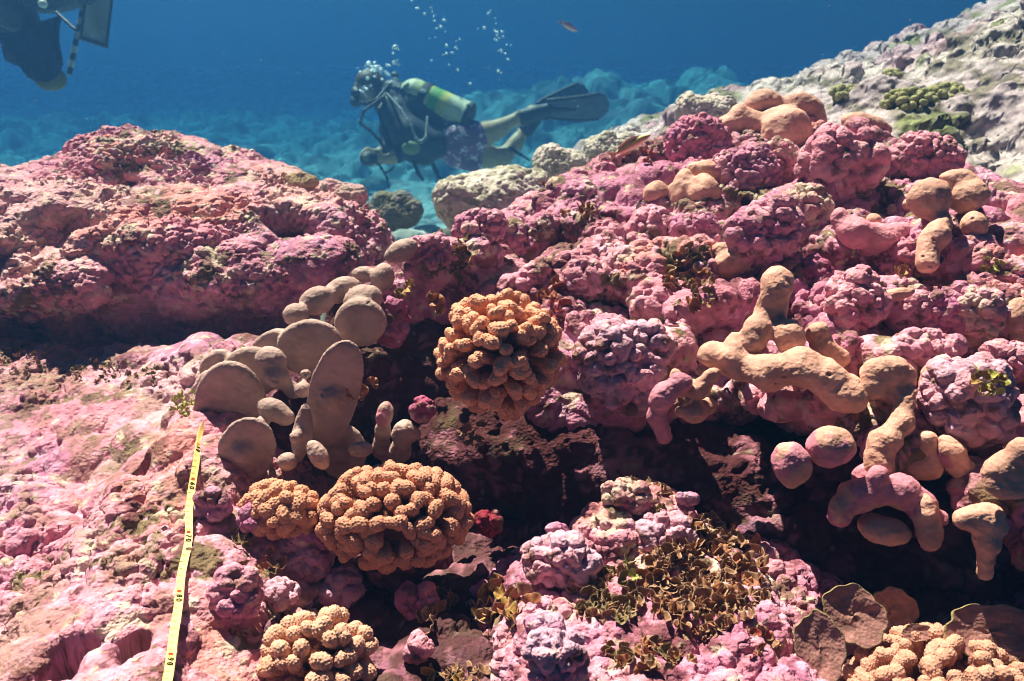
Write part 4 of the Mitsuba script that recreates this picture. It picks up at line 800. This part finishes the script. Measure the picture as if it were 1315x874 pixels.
part(dv, 'buoyancy_vest', chain(D, [(506, 122, 20, .02), (530, 140, 25, .0), (560, 165, 24, .0)]) + chain(D, [(497, 135, 13, -.13), (525, 172, 21, -.14), (555, 185, 20, -.12)]) + chain(D, [(497, 135, 13, .15), (528, 180, 18, .15)]) + chain(D, [(530, 195, 14, -.08), (545, 200, 13, -.06)]), .011, (.014, .018, .03), .035, 6)
part(dv, 'vest_pocket', [ell(P(528, 128 + 62, D - .26), (.07, .03, .05))], .009, (.13, .18, .055), .02, 7, label='yellow green pocket patch on the vest')
def batik(v):
    a, b = fbm(v, .045, 2, 61), fbm(v, .02, 2, 62); c = lerp(np.array([.115, .04, .12]), np.array([.20, .07, .17]), np.clip(.5 + 3 * a, 0, 1)); return lerp(c, np.array([.55, .48, .55]), sstep(.13, .20, a + .6 * b))
part(dv, 'shorts', chain(D, [(574, 178, 25, 0), (590, 186, 25, 0)]) + chain(D, [(586, 178, 22, -.07), (608, 176, 21, -.06)]) + chain(D, [(588, 194, 22, .08), (606, 200, 20, .08)]), .011, None, .03, 8, paintfn=batik, label='purple swim shorts with a pale flower pattern')
part(dv, 'strap', chain(D, [(497, 120, 2, -.17), (515, 140, 2, -.30), (524, 156, 2, -.36)]), .008, (.10, .12, .12), .01, 9)
part(dv, 'strap', chain(D, [(528, 160, 2, -.36), (534, 178, 2, -.37), (541, 182, 2, -.37), (547, 176, 2, -.36), (549, 150, 2, -.30)]), .008, (.20, .22, .20), .01, 10)
part(dv, 'strap', chain(D, [(530, 205, 2.6, -.1), (537, 222, 2.6, -.1), (543, 231, 2.2, -.1)]), .008, (.015, .015, .02), .01, 11)
part(dv, 'strap', chain(D, [(552, 202, 3, -.05), (560, 220, 3, -.05), (566, 233, 2.2, -.05)]), .008, (.03, .05, .08), .01, 12)
def fin(parent, D, a, ankle, toe, tip, w0, w1, seed, boot=True):
    """boot with heel strap and a ribbed blade; points (u, v, depth offset)"""
    A_, B_, C_ = [P(u, v, D + o) for u, v, o in (ankle, toe, tip)]
    if boot:
        v, f = solid([cap(A_, (A_ + B_) / 2, PX(10.5, D), PX(9.5, D)), cap((A_ + B_) / 2, B_, PX(9.5, D), PX(8, D))], .010, .02); v = relax(v, f, 2); put('bootie', v, f, 'plain', paint(v, (.02, .022, .03)), parent=parent)
        put_strap = solid([cap(A_ + UP * PX(7, D), A_ - UP * PX(6, D) - RIGHT * .02, PX(2.4, D))], .008, .01); put('heel_strap', put_strap[0], put_strap[1], 'plain', paint(put_strap[0], (.012, .012, .015)), parent=parent)
    x = unit(C_ - B_); L = np.linalg.norm(C_ - B_); side = unit(a); side = unit(side - x * (side @ x)); n = np.cross(x, side)
    xs, ws = np.linspace(0, 1, 30), np.linspace(-1, 1, 15); V = []
    for s in xs:
        w = (w0 + (w1 - w0) * s ** .7) * (1 - .0 * s)
        for q in ws: V.append(B_ + x * (s * L + (.05 * (1 - q * q) if s == 1 else 0)) + side * q * w + n * (.05 * math.sin(2.4 * s) - .012 * abs(q) ** 6 * 1))
    V = np.array(V); i, j = np.meshgrid(np.arange(29), np.arange(14), indexing='ij'); q0 = (i * 15 + j).ravel(); F = np.vstack([np.stack([q0, q0 + 1, q0 + 16], 1), np.stack([q0, q0 + 16, q0 + 15], 1)])
    nn = normals(V, F); m = len(V); b = np.concatenate([np.arange(15), np.arange(1, 30) * 15 + 14, 29 * 15 + np.arange(13, -1, -1), np.arange(28, 0, -1) * 15]); bn = np.roll(b, -1)
    F = np.vstack([F, F[:, ::-1] + m, np.stack([b, b + m, bn], 1), np.stack([bn, b + m, bn + m], 1)]); V2 = np.vstack([V + nn * .004, V - nn * .004])
    put('fin_blade', V2, F, 'plain', paint(V2, seed if not np.isscalar(seed) else (.07, .09, .14), .3), parent=parent)
    for q in (0, 14):
        e = V[np.arange(30) * 15 + q]; pr = [cap(e[t], e[t + 3], .014, .014) for t in range(0, 27, 3)]; v, f = solid(pr, .007, .01); put('fin_rail', v, f, 'plain', paint(v, (.012, .012, .018)), parent=parent)
    e = V[np.arange(30) * 15 + 7]; v, f = solid([cap(e[0], e[14], .03, .012)], .009, .01); put('fin_spine', v, f, 'plain', paint(v, (.02, .02, .028)), parent=parent)
fin(dv, D, (0, -.35, 1), (672, 150, -.02), (704, 140, -.02), (772, 134, .05), .062, .10, 1)
fin(dv, D, (.2, .6, .8), (676, 166, .12), (694, 142, .18), (748, 124, .55), .06, .11, 2)
part(dv, 'knife', chain(D, [(655, 190, 3, .0), (668, 198, 2, -.04), (681, 206, 1.6, -.05)]), .007, (.02, .02, .025), .01, 13)
# the air tank, a thing of its own, with its regulator hoses
tk = thing('scuba_tank', 'green and yellow air tank strapped on the back of the diver', 'air tank')
a, b = P(515, 113, D - .02), P(603, 152, D - .06); ax = unit(b - a); Lt = np.linalg.norm(b - a); Rt = PX(19.5, D); Fr = frame(ax)
prof = [(0, .03), (.005, .045), (.03, .075), (.07, Rt * .93), (.11, Rt), (Lt - .05, Rt), (Lt - .045, Rt * 1.03), (Lt, Rt * 1.03), (Lt + .012, Rt * .9), (Lt + .014, .001)]
na = 40; ang = np.linspace(0, 2 * np.pi, na, endpoint=False); zz = np.interp(np.linspace(0, len(prof) - 1, 121), range(len(prof)), [p_[0] for p_ in prof]); rr = np.interp(np.linspace(0, len(prof) - 1, 121), range(len(prof)), [p_[1] for p_ in prof])
zz = np.concatenate([zz[:49], np.linspace(zz[48], zz[60], 60)[1:], zz[61:]]); rr = np.concatenate([rr[:49], np.full(59, Rt), rr[61:]])
V = np.array([[r * math.cos(q), r * math.sin(q), z] for z, r in zip(zz, rr) for q in ang]); F = np.array([[i * na + j, i * na + (j + 1) % na, (i + 1) * na + (j + 1) % na, (i + 1) * na + j] for i in range(len(zz) - 1) for j in range(na)])
def tank_split(lo, hi):
    m = (V[F, 2].mean(1) >= lo) & (V[F, 2].mean(1) < hi); return keep_faces(V, F, m)
z = V[:, 2] / Lt; w = .05 * fbm(V, .06, 3, 9)
col = lerp(np.array([.46, .48, .30]), np.array([.42, .46, .10]), sstep(.20, .30, z + w)); col = lerp(col, np.array([.10, .32, .05]), sstep(.42, .47, z + w)); col = lerp(col, np.array([.55, .48, .08]), sstep(.58, .63, z + w)); col = lerp(col, np.array([.46, .50, .34]), sstep(.66, .74, z + w)); col = lerp(col, np.array([.02, .02, .02]), sstep(.945, .95, z))
put('cylinder', V @ Fr.T + a, F, 'plain', np.clip(col * (1 + .5 * fbm(V, .03, 4, 3))[:, None], .01, .9), parent=tk)
def band(z0, z1, r): 
    VV = np.array([[r_ * math.cos(q), r_ * math.sin(q), z_] for z_, r_ in ((z0, r - .006), (z0, r), (z1, r), (z1, r - .006)) for q in ang]); FF = np.array([[i * na + j, i * na + (j + 1) % na, (i + 1) * na + (j + 1) % na, (i + 1) * na + j] for i in range(3) for j in range(na)]); return VV @ Fr.T + a, FF
v, f = band(.30 * Lt, .40 * Lt, Rt + .006); put('tank_strap', v, f, 'plain', paint(v, (.012, .014, .02)), parent=tk)
part(tk, 'buckle', [ell(a + ax * .35 * Lt - FWD * (Rt + .01) + UP * .02, (.03, .012, .015))], .006, (.6, .6, .6), .01, 5)
part(tk, 'valve', [cap(a - ax * .06, a + ax * .02, .025)] + [cap(a - ax * .045 - UP * .06, a - ax * .045 + UP * .07, .02, .026)] + [ell(a - ax * .05 + UP * .08, (.03, .03, .022))], .008, (.06, .06, .07), .01, 6)
part(tk, 'hose', chain(D, [(505, 106, 2.6, -.05), (497, 112, 2.6, -.12), (484, 128, 2.6, -.18), (470, 133, 2.6, -.14), (460, 131, 3, -.05)]), .008, (.012, .012, .014), .01, 7)
part(tk, 'hose', chain(D, [(505, 106, 2.4, .02), (492, 125, 2.4, -.2), (467, 142, 2.2, -.22), (462, 158, 2.2, -.24), (474, 166, 2.2, -.24), (486, 178, 2.2, -.24), (494, 190, 2.2, -.24)]), .008, (.012, .012, .014), .01, 8)
part(tk, 'hose', chain(D, [(505, 108, 2.4, .0), (487, 140, 2.4, -.26), (492, 168, 2.4, -.26), (498, 188, 2.4, -.26)]), .008, (.012, .012, .014), .01, 9)
part(tk, 'regulator', [ell(P(457, 131, D - .03), (.045, .05, .04)), ell(P(455, 127, D - .03), (.03, .03, .03))], .008, (.02, .02, .025), .02, 10)
cm = thing('dive_camera', 'round black camera on a thin forked arm held out below the diver', 'camera')
part(cm, 'housing', [ell(P(474, 203, D - .26), (.062, .06, .055)), ell(P(469, 204, D - .28), (.035, .045, .045))], .008, (.012, .013, .016), .02, 11)
part(cm, 'lens', [ell(P(470, 203, D - .31), (.03, .02, .03))], .006, (.10, .12, .06), .01, 12)
part(cm, 'arm', chain(D, [(482, 206, 2, -.24), (490, 216, 1.8, -.24), (497, 228, 1.6, -.24), (500, 242, 1.4, -.24)]) + chain(D, [(495, 222, 1.6, -.24), (502, 218, 1.5, -.24), (506, 214, 1.4, -.24)]), .006, (.012, .012, .014), .008, 13)

# second diver, hovering above the picture's top left corner; only legs, one fin and what hangs from the hand come into view
D = 4.2
d2 = thing('person', 'dark wetsuited diver mostly above the top left corner with fin tips hanging into view', 'person')
part(d2, 'body', chain(D, [(150, -95, 30, .1), (165, -110, 27, .1)]) + chain(D, [(120, -70, 44, .05), (50, -45, 46, .0), (-10, -30, 42, 0)]) + chain(D, [(-10, -25, 32, -.1), (0, 0, 27, -.15), (20, 18, 20, -.12), (35, 28, 16, -.1)]) + chain(D, [(-20, -25, 32, .15), (-28, 0, 24, .18), (-2, 20, 18, .2), (18, 30, 15, .2)])
     + chain(D, [(112, -75, 22, -.15), (112, -40, 16, -.25), (108, -16, 12, -.32), (112, -10, 10, -.34)]) + hand(D, 108, -20, -.33, .2, 1, 3.4), .014, (.02, .024, .035), .04, 21, label='body in a black wetsuit')
part(d2, 'buoyancy_vest', chain(D, [(120, -72, 54, .05), (60, -45, 55, .0), (45, -38, 50, 0)]) + chain(D, [(40, -12, 22, -.2), (75, -8, 18, -.22)]), .016, (.016, .018, .026), .05, 22)
fin(d2, D, (1, .1, .1), (30, 20, -.12), (38, 34, -.14), (64, 98, -.2), .15, .075, (.022, .034, .075))
fin(d2, D, (.7, .7, .1), (12, 30, .2), (16, 40, .2), (30, 76, .25), .06, .085, (.014, .016, .03))
v, f = solid([ell(P(64, 100, D - .205), (.088, .02, .062), np.stack([unit(RIGHT - .25 * UP), FWD, unit(UP + .25 * RIGHT)], 1))], .006, .01); put('fin_tip', v, f, 'plain', paint(v, (.16, .15, .03)), parent=d2, label='yellowish rubber tip of the fin')
part(d2, 'gauge', [ell(P(55, 5, D - .36), (.024, .018, .02))], .005, (.6, .65, .6), .01, 24, label='gauge at the belly, its glint painted as a pale colour')  # pale blob: the highlight is put into the gauge's colour
part(d2, 'strap', chain(D, [(72, 15, 2.2, -.3), (86, 28, 2.2, -.33), (97, 38, 2.2, -.35)]), .006, (.012, .012, .014), .008, 25)
sl = thing('writing_slate', 'pale rectangular writing slate in a dark frame hanging by the top left diver', 'slate')
def slab(parent, key, c, A, half, bsdf, colr, label=None, r=.003):
    m = trimesh.creation.box(np.array(half) * 2); m = m.subdivide(); v = np.array(m.vertices); put(key, v @ A.T + c, np.array(m.faces), bsdf, paint(v, colr, .5, 3, .05), parent=parent, smooth=30 if False else False, label=label)
X_ = unit(RIGHT * .75 + FWD * .6 - UP * .12); Z_ = unit(UP * 1.0 - RIGHT * .16); Y_ = np.cross(Z_, X_); A_ = np.stack([X_, unit(Y_), np.cross(X_, unit(Y_))], 1); cs = P(124, 22, D - .32)
hx, hz = .052, .125
slab(sl, 'board', cs, A_, (hx, .003, hz), 'plain', (.30, .34, .30))
for key, off, half in (('frame_bar', (hx + .004, 0, 0), (.006, .006, hz + .01)), ('frame_bar', (-hx - .004, 0, 0), (.006, .006, hz + .01)), ('frame_bar', (0, 0, hz + .004), (hx - .003, .006, .006)), ('frame_bar', (0, -.001, -hz - .004), (hx + .012, .007, .008))):
    slab(sl, key, cs + A_ @ np.array(off), A_, half, 'plain', (.03, .035, .04))
sr = thing('scale_rod', 'black and white banded measuring rod hanging beside the slate', 'measuring rod')
p0, p1 = P(113, -22, D - .34), P(89, 95, D - .34); nb = 13
for i in range(nb):
    q0, q1 = p0 + (p1 - p0) * i / nb, p0 + (p1 - p0) * (i + 1) / nb; m = trimesh.creation.cylinder(.0125 if i % 2 else .0122, segment=[q0, q1], sections=20); v = np.array(m.vertices)
    put('black_band' if i % 2 == 0 else 'white_band', v, np.array(m.faces), 'plain', paint(v, (.012, .012, .014) if i % 2 == 0 else (.30, .34, .34), .2), parent=sr, smooth=30 if False else False)

# ------------------------------------------------------------------ breath bubbles
scene['bubble_white'] = {'type': 'principled', 'base_color': {'type': 'rgb', 'value': [.93, .95, .95]}, 'metallic': .15, 'roughness': .25, 'specular': .9}  # opaque near-white stands in for skylight refracted in the clear bubbles
ib = trimesh.creation.icosphere(2, 1.0); BUB = mikit.ply(ib, 'bubble_white', smooth=True)
g = np.random.default_rng(5)
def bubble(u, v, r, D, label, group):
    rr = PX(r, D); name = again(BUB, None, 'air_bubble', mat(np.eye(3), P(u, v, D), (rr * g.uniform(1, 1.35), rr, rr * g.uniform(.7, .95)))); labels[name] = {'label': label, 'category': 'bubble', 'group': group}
A1 = ('silvery air bubble in the cluster around the head of the tank diver', 'bubbles round the diver\'s head')
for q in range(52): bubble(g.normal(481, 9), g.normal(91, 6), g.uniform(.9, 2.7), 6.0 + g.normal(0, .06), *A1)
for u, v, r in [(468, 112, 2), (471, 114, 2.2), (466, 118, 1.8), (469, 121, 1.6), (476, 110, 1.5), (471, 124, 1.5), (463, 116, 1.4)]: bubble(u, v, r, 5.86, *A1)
A2 = ('silvery air bubble rising between the head and the tank of the diver', 'bubbles beside the tank valve')
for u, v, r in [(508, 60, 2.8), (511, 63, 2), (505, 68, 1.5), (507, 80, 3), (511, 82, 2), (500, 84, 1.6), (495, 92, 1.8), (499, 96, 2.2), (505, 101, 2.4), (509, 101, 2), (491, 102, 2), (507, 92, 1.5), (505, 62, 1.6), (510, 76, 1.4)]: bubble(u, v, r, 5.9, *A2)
A3 = ('small pale bubble of the left plume high above the air tank', 'bubbles of the left plume')
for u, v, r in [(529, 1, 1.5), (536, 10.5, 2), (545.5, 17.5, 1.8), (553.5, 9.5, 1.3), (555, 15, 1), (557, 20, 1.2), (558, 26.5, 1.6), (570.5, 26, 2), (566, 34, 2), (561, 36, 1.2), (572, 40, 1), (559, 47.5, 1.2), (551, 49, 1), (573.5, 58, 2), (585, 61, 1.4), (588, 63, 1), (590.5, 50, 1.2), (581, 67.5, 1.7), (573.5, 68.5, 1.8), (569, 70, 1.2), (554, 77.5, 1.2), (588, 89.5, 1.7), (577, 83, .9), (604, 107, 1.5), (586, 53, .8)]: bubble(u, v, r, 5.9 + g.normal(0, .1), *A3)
A4 = ('small pale bubble of the right plume above the middle of the picture', 'bubbles of the right plume')
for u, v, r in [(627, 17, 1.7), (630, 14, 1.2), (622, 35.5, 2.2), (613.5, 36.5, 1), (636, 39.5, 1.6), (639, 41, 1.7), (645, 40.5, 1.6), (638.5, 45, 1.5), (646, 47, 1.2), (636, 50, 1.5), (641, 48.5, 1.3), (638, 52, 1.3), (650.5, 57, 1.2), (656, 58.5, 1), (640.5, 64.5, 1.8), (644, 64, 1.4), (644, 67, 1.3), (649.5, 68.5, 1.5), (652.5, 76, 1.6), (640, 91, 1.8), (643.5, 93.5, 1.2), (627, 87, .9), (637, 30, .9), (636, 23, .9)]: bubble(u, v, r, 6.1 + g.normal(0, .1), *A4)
A5 = ('tiny drifting speck of debris lit in the open water', 'drifting specks in the water')
scene['speck'] = {'type': 'diffuse', 'reflectance': {'type': 'rgb', 'value': [.6, .6, .55]}}
SPK = mikit.ply(trimesh.creation.icosphere(1, 1.0), 'speck', smooth=True)
for q in range(70):
    d = g.uniform(.9, 4.5); u, v = (g.uniform(0, 1315), g.uniform(0, 170)) if q < 50 else (g.uniform(100, 560), g.uniform(150, 460))
    if P(u, v, d)[2] > 2: continue
    if hit(u, v, 4)[0] < d + .03 and q >= 50: continue
    rr = PX(g.uniform(.35, .8), d); name = again(SPK, None, 'drifting_speck', mat(np.eye(3), P(u, v, d), rr)); labels[name] = {'label': A5[0], 'category': 'speck', 'group': A5[1]}
bubble(783, 169, 1.8, 2.6, 'single white speck drifting below the fin of the diver', 'lone specks')
